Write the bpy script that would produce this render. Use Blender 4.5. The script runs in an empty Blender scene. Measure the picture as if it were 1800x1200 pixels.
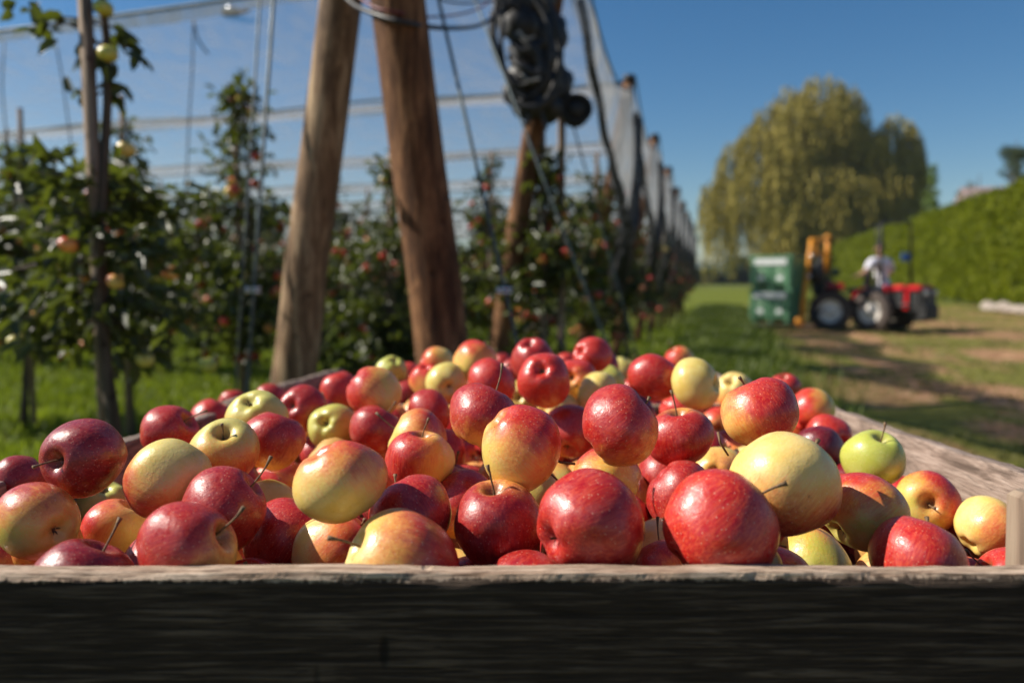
import bpy, math, random
import numpy as np
from mathutils import Vector, Matrix
random.seed(7); RNG = np.random.RandomState(11)
sc = bpy.context.scene
COL = sc.collection
R = math.radians
CAMZ = 1.25; FPX = 1400.0; HZ = 490.0
PITCH = math.atan(110 / FPX); CP, SP = math.cos(PITCH), math.sin(PITCH)

# ---------------------------------------------------------------- camera, sky, sun
cam = bpy.data.cameras.new('camera'); cam.sensor_width = 36; cam.lens = 28.0
cam.clip_start = 0.05; cam.clip_end = 3000
cam.dof.use_dof = True; cam.dof.focus_distance = 0.76; cam.dof.aperture_fstop = 3.4; cam.dof.aperture_blades = 0
cob = bpy.data.objects.new('camera', cam); COL.objects.link(cob)
cob.location = (0, 0, CAMZ); cob.rotation_euler = (R(90) - PITCH, 0, 0); sc.camera = cob
SUN_AZ = R(-83); SUN_EL = R(39)          # azimuth from +Y towards +X
w = bpy.data.worlds.new('World'); sc.world = w; w.use_nodes = True
nt = w.node_tree; bg = nt.nodes['Background']
sky = nt.nodes.new('ShaderNodeTexSky'); sky.sky_type = 'NISHITA'; sky.sun_disc = False
sky.sun_elevation = SUN_EL; sky.sun_rotation = SUN_AZ; sky.air_density = 1.0; sky.dust_density = 0.25; sky.ozone_density = 3.0
hs = nt.nodes.new('ShaderNodeHueSaturation'); hs.inputs['Saturation'].default_value = 1.3
nt.links.new(sky.outputs[0], hs.inputs['Color']); nt.links.new(hs.outputs[0], bg.inputs[0]); bg.inputs[1].default_value = 0.061
sl = bpy.data.lights.new('sun', 'SUN'); sl.energy = 5.0; sl.angle = R(0.5); sl.color = (1.0, 0.93, 0.82)
so = bpy.data.objects.new('sun', sl); COL.objects.link(so)
sd = Vector((math.sin(SUN_AZ) * math.cos(SUN_EL), math.cos(SUN_AZ) * math.cos(SUN_EL), math.sin(SUN_EL)))
so.rotation_euler = sd.to_track_quat('Z', 'Y').to_euler(); so.location = (-20, 10, 30)
sc.view_settings.view_transform = 'Standard'; sc.view_settings.look = 'None'
sc.view_settings.exposure = 0.58; sc.view_settings.gamma = 1.0; sc.view_settings.use_curve_mapping = False
sc.render.engine = 'CYCLES'
sc.cycles.transparent_max_bounces = 32

# ---------------------------------------------------------------- helpers
def at(px, py, d):
    """the point of the place seen at this spot of the photograph, d metres ahead"""
    a = (px - 900) / FPX; b = -(py - 600) / FPX
    r = Vector((a, CP + b * SP, -SP + b * CP))
    return r * (d / r.y) + Vector((0, 0, CAMZ))

def tag(o, label=None, cat=None, group=None, kind=None):
    if label: o['label'] = label
    if cat: o['category'] = cat
    if group: o['group'] = group
    if kind: o['kind'] = kind
    return o

def link(name, me, m=None, parent=None, smooth=True, loc=None, mw=None):
    o = bpy.data.objects.new(name, me); COL.objects.link(o)
    if m is not None:
        ms = m if isinstance(m, (list, tuple)) else [m]
        for x in ms: me.materials.append(x)
    if parent is not None: o.parent = parent
    if loc is not None: o.location = loc
    if smooth: me.polygons.foreach_set('use_smooth', np.ones(len(me.polygons), bool))
    return o

def empty(name, loc=(0, 0, 0), rz=0.0):
    o = bpy.data.objects.new(name, None); COL.objects.link(o); o.empty_display_size = 0.1
    o.location = loc; o.rotation_euler = (0, 0, rz); return o

def mesh_arr(name, V, F, matidx=None):
    """V (n,3) array, F (m,k) array of equal-size faces"""
    V = np.asarray(V, np.float32); F = np.asarray(F, np.int32)
    me = bpy.data.meshes.new(name); n, k = F.shape
    me.vertices.add(len(V)); me.vertices.foreach_set('co', V.ravel())
    me.loops.add(n * k); me.loops.foreach_set('vertex_index', F.ravel())
    me.polygons.add(n); me.polygons.foreach_set('loop_start', np.arange(0, n * k, k, dtype=np.int32))
    me.polygons.foreach_set('loop_total', np.full(n, k, np.int32))
    if matidx is not None: me.polygons.foreach_set('material_index', np.asarray(matidx, np.int32))
    me.update(calc_edges=True); me.validate(); return me

class MB:
    """collects simple shapes into one mesh"""
    def __init__(s): s.v = []; s.f = []
    def add(s, vs, fs):
        b = len(s.v); s.v += [tuple(v) for v in vs]; s.f += [tuple(b + i for i in f) for f in fs]
    def box(s, c, size, M=None, bev=0.0):
        hx, hy, hz = [q / 2 for q in size]; c = Vector(c)
        if bev <= 0:
            vs = [Vector((x * hx, y * hy, z * hz)) for x in (-1, 1) for y in (-1, 1) for z in (-1, 1)]
            fs = [(0, 1, 3, 2), (4, 6, 7, 5), (0, 4, 5, 1), (2, 3, 7, 6), (0, 2, 6, 4), (1, 5, 7, 3)]
        else:
            b = min(bev, hx * .9, hy * .9, hz * .9); vs = []; 
            prof = [(-hx + b, -hy), (hx - b, -hy), (hx, -hy + b), (hx, hy - b), (hx - b, hy), (-hx + b, hy), (-hx, hy - b), (-hx, -hy + b)]
            def ring(z, k): return [Vector((x * k[0], y * k[1], z)) for x, y in prof]
            kk = ((hx - b) / hx, (hy - b) / hy)
            for z, k in ((-hz, kk), (-hz + b, (1, 1)), (hz - b, (1, 1)), (hz, kk)): vs += ring(z, k)
            fs = [tuple(range(7, -1, -1)), tuple(range(24, 32))]
            for r in range(3):
                for i in range(8):
                    j = (i + 1) % 8; fs.append((r * 8 + i, r * 8 + j, r * 8 + 8 + j, r * 8 + 8 + i))
        if M is not None: vs = [M @ v for v in vs]
        s.add([v + c for v in vs], fs)
    def tube(s, pts, rad, n=8, cap=True):
        pts = [Vector(p) for p in pts]; rad = rad if isinstance(rad, (list, tuple)) else [rad] * len(pts)
        b = len(s.v); up = Vector((0.13, 0.27, 1)).normalized()
        for i, p in enumerate(pts):
            t = (pts[min(i + 1, len(pts) - 1)] - pts[max(i - 1, 0)])
            t = t.normalized() if t.length > 1e-9 else Vector((0, 0, 1))
            if i == 0:
                u = t.cross(up if abs(t.dot(up)) < .95 else Vector((1, 0, 0))).normalized()
            else:
                u = (u - t * u.dot(t)).normalized()
            v = t.cross(u)
            for k in range(n):
                a = 2 * math.pi * k / n; s.v.append(tuple(p + (u * math.cos(a) + v * math.sin(a)) * rad[i]))
        for i in range(len(pts) - 1):
            for k in range(n):
                k2 = (k + 1) % n; s.f.append((b + i * n + k, b + i * n + k2, b + (i + 1) * n + k2, b + (i + 1) * n + k))
        if cap:
            s.f.append(tuple(b + k for k in range(n - 1, -1, -1)))
            e = b + (len(pts) - 1) * n; s.f.append(tuple(e + k for k in range(n)))
    def lathe(s, prof, M, n=24, cap=True):
        """prof: (radius, height) pairs about local Z"""
        b = len(s.v)
        for r, z in prof:
            for k in range(n):
                a = 2 * math.pi * k / n; s.v.append(tuple(M @ Vector((r * math.cos(a), r * math.sin(a), z))))
        for i in range(len(prof) - 1):
            for k in range(n):
                k2 = (k + 1) % n; s.f.append((b + i * n + k, b + i * n + k2, b + (i + 1) * n + k2, b + (i + 1) * n + k))
        if not cap: return
        s.f.append(tuple(b + k for k in range(n - 1, -1, -1)))
        e = b + (len(prof) - 1) * n; s.f.append(tuple(e + k for k in range(n)))
    def blob(s, c, r, n=10, m=7, seed=0, amp=.12):
        rr = random.Random(seed); c = Vector(c); r = r if hasattr(r, '__len__') else (r, r, r); b = len(s.v)
        for i in range(m + 1):
            ph = math.pi * i / m
            for k in range(n):
                a = 2 * math.pi * k / n; q = 1 + rr.uniform(-amp, amp)
                s.v.append((c.x + r[0] * q * math.sin(ph) * math.cos(a), c.y + r[1] * q * math.sin(ph) * math.sin(a), c.z + r[2] * q * math.cos(ph)))
        for i in range(m):
            for k in range(n):
                k2 = (k + 1) % n; s.f.append((b + i * n + k, b + (i + 1) * n + k, b + (i + 1) * n + k2, b + i * n + k2))
    def build(s, name, m, parent=None, smooth=False, loc=None):
        me = bpy.data.meshes.new(name); me.from_pydata(s.v, [], s.f); me.update()
        return link(name, me, m, parent, smooth, loc)

def leaves_arr(P, D, N, L, W, fold=.25, droop=.15):
    """arrays of leaf positions, directions, normals, lengths, widths -> verts, quads (two per leaf)"""
    n = len(P); D = D / np.linalg.norm(D, axis=1)[:, None]
    S = np.cross(D, N); S /= (np.linalg.norm(S, axis=1)[:, None] + 1e-9); U = np.cross(S, D)
    L = L[:, None]; W = W[:, None]
    base = P; tip = P + D * L - U * L * droop
    l1 = P + D * L * .3 + S * W * .45 + U * W * fold; l2 = P + D * L * .68 + S * W * .38 + U * W * fold - U * L * droop * .4
    r1 = P + D * L * .3 - S * W * .45 + U * W * fold; r2 = P + D * L * .68 - S * W * .38 + U * W * fold - U * L * droop * .4
    V = np.stack([base, l1, l2, tip, r2, r1], 1).reshape(-1, 3)
    i = (np.arange(n) * 6)[:, None]
    F = np.concatenate([i + np.array([[0, 3, 2, 1]]), i + np.array([[0, 5, 4, 3]])], 0)
    return V, F

def rnd_dirs(n, rng=RNG):
    v = rng.normal(size=(n, 3)); return v / np.linalg.norm(v, axis=1)[:, None]

# ---------------------------------------------------------------- materials
class NM:
    def __init__(s, name, rough=.6, spec=.5):
        s.m = bpy.data.materials.new(name); s.m.use_nodes = True; s.t = s.m.node_tree
        s.p = s.t.nodes['Principled BSDF']; s.out = s.t.nodes['Material Output']
        s.p.inputs['Roughness'].default_value = rough; s.p.inputs['Specular IOR Level'].default_value = spec
    def n(s, typ, **kw):
        x = s.t.nodes.new('ShaderNode' + typ)
        for k, v in kw.items(): setattr(x, k, v)
        return x
    def l(s, a, b): s.t.links.new(a, b)
    def v(s, val, inp):
        if hasattr(val, 'links') or isinstance(val, bpy.types.NodeSocket): s.l(val, inp)
        else: inp.default_value = val
    def obj(s):
        return s.n('TexCoord').outputs['Object']
    def mapv(s, vec, scale=(1, 1, 1), loc=(0, 0, 0), rot=(0, 0, 0)):
        m = s.n('Mapping'); s.l(vec, m.inputs[0]); m.inputs['Scale'].default_value = scale
        m.inputs['Location'].default_value = loc; m.inputs['Rotation'].default_value = rot; return m.outputs[0]
    def noise(s, vec, scale, detail=4, rough=.55, dist=0):
        x = s.n('TexNoise'); s.l(vec, x.inputs['Vector']); x.inputs['Scale'].default_value = scale
        x.inputs['Detail'].default_value = detail; x.inputs['Roughness'].default_value = rough
        x.inputs['Distortion'].default_value = dist; return x.outputs['Fac']
    def ramp(s, fac, stops):
        r = s.n('ValToRGB'); e = r.color_ramp.elements
        while len(e) > 1: e.remove(e[-1])
        for i, (p, c) in enumerate(stops):
            x = e[0] if i == 0 else e.new(p)
            x.position = p; x.color = (*c, 1) if len(c) == 3 else c
        s.v(fac, r.inputs[0]); return r.outputs[0]
    def math(s, op, a, b=0.0, c=None, clamp=False):
        x = s.n('Math', operation=op); x.use_clamp = clamp
        s.v(a, x.inputs[0]); s.v(b, x.inputs[1])
        if c is not None: s.v(c, x.inputs[2])
        return x.outputs[0]
    def mr(s, val, a, b, c=0.0, d=1.0, typ='SMOOTHSTEP'):
        x = s.n('MapRange', interpolation_type=typ); s.v(val, x.inputs[0])
        for i, q in enumerate((a, b, c, d)): s.v(q, x.inputs[1 + i])
        return x.outputs[0]
    def mix(s, f, a, b, mode='MIX'):
        x = s.n('Mix', data_type='RGBA', blend_type=mode)
        s.v(f, x.inputs[0])
        for q, i in ((a, 6), (b, 7)):
            if isinstance(q, tuple): q = (*q, 1) if len(q) == 3 else q
            s.v(q, x.inputs[i])
        return x.outputs[2]
    def col(s, c): s.v((*c, 1) if isinstance(c, tuple) else c, s.p.inputs['Base Color']); return s
    def bump(s, h, strength=.3, dist=.01):
        b = s.n('Bump'); b.inputs['Strength'].default_value = strength; b.inputs['Distance'].default_value = dist
        s.l(h, b.inputs['Height']); s.l(b.outputs[0], s.p.inputs['Normal']); return s

def M_plain(name, c, rough=.5, metal=0.0, var=.25, scale=6, spec=.5, bump=0.0):
    x = NM(name, rough, spec); o = x.obj(); nz = x.noise(o, scale, 5)
    x.col(x.mix(x.mr(nz, .3, .7), tuple(q * (1 - var) for q in c), tuple(min(1, q * (1 + var)) for q in c)))
    x.l(x.mr(nz, 0.2, 0.8, max(0.02, rough - .12), min(1, rough + .15)), x.p.inputs['Roughness'])
    x.p.inputs['Metallic'].default_value = metal
    if bump: x.bump(nz, bump, .005)
    return x.m

def M_wood(name, ca, cb, cc, axis=0, fine=55, crack=.5, bump=.6, knot=True, rough=.85, dist=.004, raw=None):
    """weathered timber, the grain along one local axis"""
    x = NM(name, rough, .25); o = x.obj()
    def sca(a, b):
        v = [b] * 3; v[axis] = a * (3 if axis == 2 else 9); return tuple(v)
    g1 = x.noise(x.mapv(o, sca(1.2, fine)), 1.0, 8, .65, .6)
    g2 = x.noise(x.mapv(o, sca(2.5, fine * 3.2)), 1.0, 4, .6, .3)
    big = x.noise(x.mapv(o, sca(1.5, 7)), 1.0, 4, .5)
    c = x.ramp(x.mr(g1, .28, .72), [(0, ca), (.5, cb), (1, cc)])
    c = x.mix(x.mr(big, .35, .7, 0, .3), c, ca)
    c = x.mix(x.math('MULTIPLY', x.mr(g2, .56, .7), crack), c, tuple(q * .35 for q in ca))
    h = x.math('ADD', x.math('MULTIPLY', g1, .7), x.math('MULTIPLY', g2, -.5))
    if knot:
        vo = x.n('TexVoronoi'); x.l(x.mapv(o, sca(3.2, 9)), vo.inputs['Vector']); vo.inputs['Scale'].default_value = 1.0
        k = x.mr(vo.outputs['Distance'], .05, .14, 1, 0)
        c = x.mix(x.math('MULTIPLY', k, .75), c, tuple(q * .25 for q in ca))
        h = x.math('SUBTRACT', h, x.math('MULTIPLY', k, .5))
    if raw:      # the upper edge: worn wood, its sunlit tone painted in as paler colour
        sz = x.n('SeparateXYZ'); x.l(o, sz.inputs[0]); wob = x.noise(x.mapv(o, sca(26, 60)), 1.0, 5, .6)
        e = x.mr(x.math('ADD', sz.outputs[2], x.math('MULTIPLY', x.math('SUBTRACT', wob, .5), .010)), -.0062, -.0035)
        rc = x.ramp(x.mr(g1, .28, .72), [(0, raw[0]), (1, raw[1])])
        rc = x.mix(x.math('MULTIPLY', x.mr(x.noise(x.mapv(o, sca(5, 420)), 1.0, 3, .6), .50, .64), .8), rc, tuple(q * .35 for q in raw[0]))
        rc = x.mix(x.mr(x.noise(o, 14, 5, .6), .5, .72, 0, .6), rc, raw[0])
        c = x.mix(e, c, rc)
    x.col(c); x.bump(h, bump, dist); return x.m

def M_leaf(name, ca, cb, rough=.45, trans=.3, spec=.4):
    x = NM(name, rough, spec)
    g = x.n('NewGeometry'); rpi = g.outputs['Random Per Island']
    big = x.noise(x.obj(), 2.2, 3)
    f = x.math('ADD', x.math('MULTIPLY', rpi, .65), x.math('MULTIPLY', x.mr(big, .3, .7), .35))
    c = x.mix(f, ca, cb); x.col(c)
    if trans:
        t = x.n('BsdfTranslucent'); tc = x.mix(.5, c, (.25, .32, .02)); x.l(tc, t.inputs[0])
        ms = x.n('MixShader'); ms.inputs[0].default_value = trans
        x.l(x.p.outputs[0], ms.inputs[1]); x.l(t.outputs[0], ms.inputs[2]); x.l(ms.outputs[0], x.out.inputs[0])
    return x.m

def M_net(name, alpha, c=(.55, .56, .56), fold=0.0):
    x = NM(name, .7, .3); x.col(c)
    tl = x.n('BsdfTranslucent'); tl.inputs[0].default_value = (*c, 1)
    m1 = x.n('MixShader'); m1.inputs[0].default_value = .45; x.l(x.p.outputs[0], m1.inputs[1]); x.l(tl.outputs[0], m1.inputs[2])
    tr = x.n('BsdfTransparent'); m2 = x.n('MixShader')
    o = x.obj(); nz = x.noise(x.mapv(o, (3, 3, .6)), 2.0, 4)
    x.l(x.mr(nz, .3, .7, alpha * .7, min(1, alpha * 1.35)), m2.inputs[0])
    x.l(tr.outputs[0], m2.inputs[1]); x.l(m1.outputs[0], m2.inputs[2]); x.l(m2.outputs[0], x.out.inputs[0])
    return x.m

def M_apple(name):
    x = NM(name, .34, .5); o = x.obj()
    oi = x.n('ObjectInfo'); sep = x.n('SeparateColor'); x.l(oi.outputs['Color'], sep.inputs[0])
    cov, dark, green = sep.outputs[0], sep.outputs[1], sep.outputs[2]
    at_ = x.n('Attribute', attribute_type='OBJECT', attribute_name='blush')
    dp = x.n('VectorMath', operation='DOT_PRODUCT'); x.l(o, dp.inputs[0]); x.l(at_.outputs['Vector'], dp.inputs[1])
    # every apple its own stretch of noise
    off = x.n('VectorMath', operation='ADD'); x.l(o, off.inputs[0])
    cmb = x.n('CombineXYZ'); rr = x.math('MULTIPLY', oi.outputs['Random'], 60.0); x.l(rr, cmb.inputs[0]); x.l(rr, cmb.inputs[1])
    x.l(cmb.outputs[0], off.inputs[1]); ov = off.outputs[0]
    n1 = x.noise(ov, 1.6, 3); n2 = x.noise(x.mapv(ov, (9, 9, 1.2)), 1.0, 5, .7); n3 = x.noise(ov, 12, 4, .6)
    n4 = x.noise(x.mapv(ov, (26, 26, 1.6)), 1.0, 4, .65)
    val = x.math('MULTIPLY', dp.outputs['Value'], .72)
    val = x.math('ADD', val, x.math('MULTIPLY', x.math('SUBTRACT', n1, .5), .95))
    val = x.math('ADD', val, x.math('MULTIPLY', x.math('SUBTRACT', n2, .5), .35))
    val = x.math('ADD', val, x.math('MULTIPLY', x.math('SUBTRACT', n4, .5), .75))
    val = x.math('ADD', val, x.math('MULTIPLY', x.math('SUBTRACT', cov, .55), 2.1))
    ground = x.mix(green, (.80, .52, .13), (.40, .44, .055))
    ground = x.mix(x.mr(n1, .3, .7, 0, .5), ground, x.mix(green, (.88, .72, .34), (.52, .55, .12)))
    red = x.mix(dark, (.56, .010, .012), (.085, .0015, .008))
    red = x.mix(x.mr(n4, .38, .66, 0, .75), red, x.mix(dark, (.80, .11, .04), (.24, .010, .018)))
    red = x.mix(x.mr(n2, .42, .66, 0, .35), red, x.mix(dark, (.34, .004, .012), (.06, .002, .008)))
    c = x.mix(x.mr(val, -.42, .10), ground, x.mix(.55, ground, (.86, .20, .03)))
    c = x.mix(x.mr(val, -.12, .56), c, red)
    # russet and green in the stem hollow
    sx = x.n('SeparateXYZ'); x.l(o, sx.inputs[0])
    rad = x.math('SQRT', x.math('ADD', x.math('MULTIPLY', sx.outputs[0], sx.outputs[0]), x.math('MULTIPLY', sx.outputs[1], sx.outputs[1])))
    hol = x.math('MULTIPLY', x.mr(rad, .05, .38, 1, 0), x.mr(sx.outputs[2], .2, .45))
    c = x.mix(x.math('MULTIPLY', hol, .7), c, x.mix(dark, (.34, .27, .07), (.12, .05, .02)))
    # lenticels
    vo = x.n('TexVoronoi'); x.l(x.mapv(ov, (1, 1, .8)), vo.inputs['Vector']); vo.inputs['Scale'].default_value = 12
    len_ = x.mr(vo.outputs['Distance'], .10, .19, 1, 0)
    c = x.mix(x.math('MULTIPLY', len_, .42), c, (.80, .58, .38))
    # bruises and scuffs
    vb = x.noise(ov, 5.5, 6, .7); c = x.mix(x.mr(vb, .66, .72, 0, .6), c, (.20, .11, .045))
    bl_ = x.noise(ov, 2.6, 6, .7); c = x.mix(x.mr(bl_, .45, .75, 0, .07), c, (.75, .62, .62))
    sc_ = x.noise(x.mapv(ov, (30, 4, 4), rot=(.6, .3, .9)), 1.0, 3, .5); c = x.mix(x.mr(sc_, .70, .74, 0, .4), c, (.62, .42, .28))
    x.col(c)
    sm = x.noise(ov, 4.5, 6, .65)
    x.l(x.mr(sm, .3, .7, .24, .50), x.p.inputs['Roughness'])
    x.p.inputs['Coat Weight'].default_value = .15; x.p.inputs['Coat Roughness'].default_value = .14
    x.p.inputs['Subsurface Weight'].default_value = .05; x.p.inputs['Subsurface Scale'].default_value = .12
    x.p.inputs['Subsurface Radius'].default_value = (1, .35, .1)
    h = x.math('ADD', x.math('ADD', x.math('MULTIPLY', n3, .4), x.math('MULTIPLY', x.noise(ov, 45, 3, .6), .12)), x.math('MULTIPLY', len_, .12))
    x.bump(h, .14, .012); return x.m

MAT_APPLE = M_apple('apple_skin')
MAT_STEM = M_plain('apple_stem', (.17, .10, .045), .7, var=.5, scale=9)
MAT_SEPAL = M_plain('dry_sepal', (.10, .075, .035), .9, var=.4, scale=9)
W_BIN = M_wood('weathered_bin_wood', (.17, .125, .10), (.36, .28, .23), (.50, .41, .35), 0, 130, .55, .8)
W_BINF = M_wood('shade_toned_bin_wood', (.024, .015, .010), (.058, .037, .025), (.17, .118, .082), 0, 240, .75, 1.0, raw=((.33, .21, .135), (.70, .54, .40)))  # front face's shade is put into this dark colour; sunlit worn edge stays pale
W_BINY = M_wood('weathered_side_wood', (.11, .078, .060), (.29, .215, .170), (.43, .335, .275), 1, 120, .55, .8)
W_POSTB = M_wood('reddish_post_wood', (.040, .017, .008), (.14, .062, .026), (.33, .165, .075), 2, 22, .6, .6, dist=.012)
W_POSTT = M_wood('tan_post_wood', (.060, .036, .022), (.24, .15, .085), (.50, .36, .22), 2, 22, .5, .6, dist=.012)
W_STAKE = M_wood('grey_stake_wood', (.10, .07, .05), (.24, .17, .12), (.36, .28, .2), 2, 40, .5, .5)
BARK = M_wood('apple_bark', (.035, .026, .02), (.085, .065, .05), (.14, .11, .085), 2, 30, .4, .8)
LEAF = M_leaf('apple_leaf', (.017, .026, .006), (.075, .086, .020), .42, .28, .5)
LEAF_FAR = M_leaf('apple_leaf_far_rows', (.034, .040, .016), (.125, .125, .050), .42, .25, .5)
M_WIRE = M_plain('galvanised_wire', (.07, .095, .10), .55, .3, .2)
M_BLACK = M_plain('black_plastic', (.018, .017, .018), .55, 0, .4, 12, bump=.2)
M_CLAMP = M_plain('bright_steel', (.65, .66, .68), .3, .9, .1)
NET = M_net('hail_net', .27, (.60, .59, .60)); NETC = M_net('side_hail_net', .72, (.36, .37, .38)); NETD = M_net('gathered_net', .85, (.07, .075, .08))
NETE = M_net('net_selvedge', .5, (.62, .58, .52))

# ---------------------------------------------------------------- ground
def M_ground():
    x = NM('field_ground', .95, .15); g = x.n('NewGeometry').outputs['Position']
    sep = x.n('SeparateXYZ'); x.l(g, sep.inputs[0]); X, Y = sep.outputs[0], sep.outputs[1]
    fine = x.noise(g, 9, 8, .7); mid = x.noise(x.mapv(g, (.9, .28, 1), rot=(0, 0, R(-62))), 1.3, 5, .6)
    big = x.noise(g, .35, 3)
    grass = x.ramp(x.mr(fine, .3, .72), [(0, (.055, .070, .008)), (.5, (.13, .155, .016)), (1, (.21, .23, .03))])
    dry = x.ramp(x.mr(fine, .3, .7), [(0, (.16, .12, .035)), (1, (.30, .23, .08))])
    soil = x.ramp(x.mr(x.noise(g, 4, 7, .7), .3, .7), [(0, (.20, .105, .050)), (.6, (.38, .21, .11)), (1, (.50, .31, .18))])
    # the driving lane lies right of the row ends and follows them away
    lane = x.math('SUBTRACT', X, x.math('ADD', x.math('MULTIPLY', Y, .262), 1.35))
    inl = x.math('MULTIPLY', x.mr(lane, -.9, 1.0), x.mr(Y, 48, 20, 0, 1))
    wv = x.math('ADD', x.math('MULTIPLY', mid, 1.0), x.math('MULTIPLY', x.math('SUBTRACT', big, .5), .5))
    bare = x.math('MULTIPLY', x.mr(wv, .45, .57), inl)
    gd = x.mix(x.math('MULTIPLY', inl, .38), grass, dry)
    c = x.mix(bare, gd, soil)
    dark_patch = x.mr(x.noise(x.mapv(g, (.5, 1.6, 1), loc=(3, 1, 0), rot=(0, 0, R(8))), .8, 5, .6), .58, .66)  # stretched noise patches, darker brown within the lane
    c = x.mix(x.math('MULTIPLY', x.math('MULTIPLY', dark_patch, inl), .6), c, (.06, .042, .028))
    far = x.mr(Y, 60, 200); c = x.mix(x.math('MULTIPLY', far, .7), c, (.07, .09, .03))
    x.col(c); x.bump(x.math('ADD', fine, mid), .9, .06); return x.m
def hgt(x, y):
    return .035 * np.sin(x * 1.7 + y * .6) * np.sin(y * 1.1 - x * .3) + .02 * np.sin(x * 4.1 + 1) * np.sin(y * 3.3)
xs = np.concatenate([np.linspace(-900, -30, 24), np.linspace(-29, 40, 240), np.linspace(41, 900, 24)])
ys = np.concatenate([np.linspace(-60, -3, 8), np.linspace(-2.5, 50, 240), np.linspace(51, 1300, 36)])
GX, GY = np.meshgrid(xs, ys); near = np.clip((60 - np.hypot(GX, GY)) / 20, 0, 1)
GZ = hgt(GX, GY) * near
V = np.stack([GX, GY, GZ], 2).reshape(-1, 3); nx = len(xs)
ii = (np.arange(len(ys) - 1)[:, None] * nx + np.arange(nx - 1)[None]).ravel()
ground = link('ground', mesh_arr('ground', V, np.stack([ii, ii + 1, ii + nx + 1, ii + nx], 1)), M_ground())
tag(ground, 'grass field with a worn brown driving lane beside the orchard rows', kind='structure')

# far hills
hx = np.linspace(-700, 900, 90); V = []; 
for x_ in hx:
    h = 13 + 6 * math.sin(x_ * .011 + 1) + 3.5 * math.sin(x_ * .037) + 1.5 * math.sin(x_ * .09)
    V += [(x_, 560, -3), (x_, 610, h * .7), (x_, 660, h), (x_, 760, -3)]
F = []
for i in range(len(hx) - 1):
    for k in range(3): F.append((i * 4 + k, i * 4 + 4 + k, i * 4 + 5 + k, i * 4 + k + 1))
hills = link('hills', mesh_arr('hills', V, F), M_plain('wooded_hill', (.035, .055, .03), .95, 0, .3, .03))
tag(hills, 'low wooded hills on the horizon', kind='structure')

# ---------------------------------------------------------------- grass (stuff)
def grass(name, n, fx, lab, m, h0=.05, h1=.13, seed=1, wd=.006):
    rg = np.random.RandomState(seed); P = fx(rg, n); n = len(P)
    z = hgt(P[:, 0], P[:, 1]); hh = rg.uniform(h0, h1, n); a = rg.uniform(0, 6.283, n); ln = rg.uniform(.1, .7, n)
    b = np.stack([P[:, 0], P[:, 1], z - .005], 1)
    s = np.stack([np.cos(a), np.sin(a), 0 * a], 1) * (wd * (1 + P[:, 1] * .10))[:, None]
    lean = np.stack([-np.sin(a), np.cos(a), 0 * a], 1) * (hh * ln)[:, None]
    t = b + lean + np.stack([0 * a, 0 * a, hh], 1)
    mdl = b + lean * .35 + np.stack([0 * a, 0 * a, hh * .6], 1)
    V = np.stack([b - s, b + s, mdl + s * .7, t, mdl - s * .7], 1).reshape(-1, 3); i = (np.arange(n) * 5)[:, None]
    me = mesh_arr(name, V, np.concatenate([i + np.array([[0, 1, 2, 4]])], 0))
    V2 = V; F2 = i + np.array([[4, 2, 3]])
    me = bpy.data.meshes.new(name); Fq = (i + np.array([[0, 1, 2, 4]])); Ft = F2
    me.vertices.add(len(V)); me.vertices.foreach_set('co', V.astype(np.float32).ravel())
    me.loops.add(n * 7); me.loops.foreach_set('vertex_index', np.concatenate([Fq.ravel(), Ft.ravel()]).astype(np.int32))
    me.polygons.add(n * 2)
    me.polygons.foreach_set('loop_start', np.concatenate([np.arange(n) * 4, n * 4 + np.arange(n) * 3]).astype(np.int32))
    me.polygons.foreach_set('loop_total', np.concatenate([np.full(n, 4), np.full(n, 3)]).astype(np.int32))
    me.update(calc_edges=True)
    return tag(link(name, me, m), lab, 'grass', kind='stuff')
GR1 = M_leaf('lawn_grass', (.10, .15, .006), (.28, .35, .014), .5, .45)
GR2 = M_leaf('rank_grass', (.060, .095, .012), (.18, .23, .030), .5, .35)
GR3 = M_leaf('dry_lane_grass', (.10, .11, .02), (.24, .20, .07), .6, .3)
def lane_x(y): return y * .262 + 1.35
def f_orch(rg, n):
    y = 2.2 + 18 * rg.uniform(0, 1, n) ** 1.3; x = rg.uniform(-1, 1, n) * 0 + (-.68 * y + (lane_x(y) - .9 + .68 * y) * rg.uniform(0, 1, n))
    return np.stack([x, y], 1)
def f_edge(rg, n):
    y = rg.uniform(3, 34, n); x = lane_x(y) - 1.25 + rg.normal(0, .42, n); return np.stack([x, y], 1)
def f_lane(rg, n):
    y = 2 + 34 * rg.uniform(0, 1, n) ** 1.2; x = lane_x(y) - .6 + rg.uniform(0, 1, n) * (.72 * y); 
    k = (np.sin(x * 1.3 + y * .9) + np.sin(y * 1.7 - x * .6) + rg.normal(0, .6, n)) > .1
    return np.stack([x[k], y[k]], 1)
grass('grass', 70000, f_orch, 'bright green grass between the apple tree rows', GR1, seed=1)
grass('grass', 26000, f_edge, 'dark rank grass along the ends of the tree rows', GR2, .06, .26, 2, .007)
grass('grass', 40000, f_lane, 'thin dry grass scattered over the brown driving lane', GR3, .02, .06, 3, .006)

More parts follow.
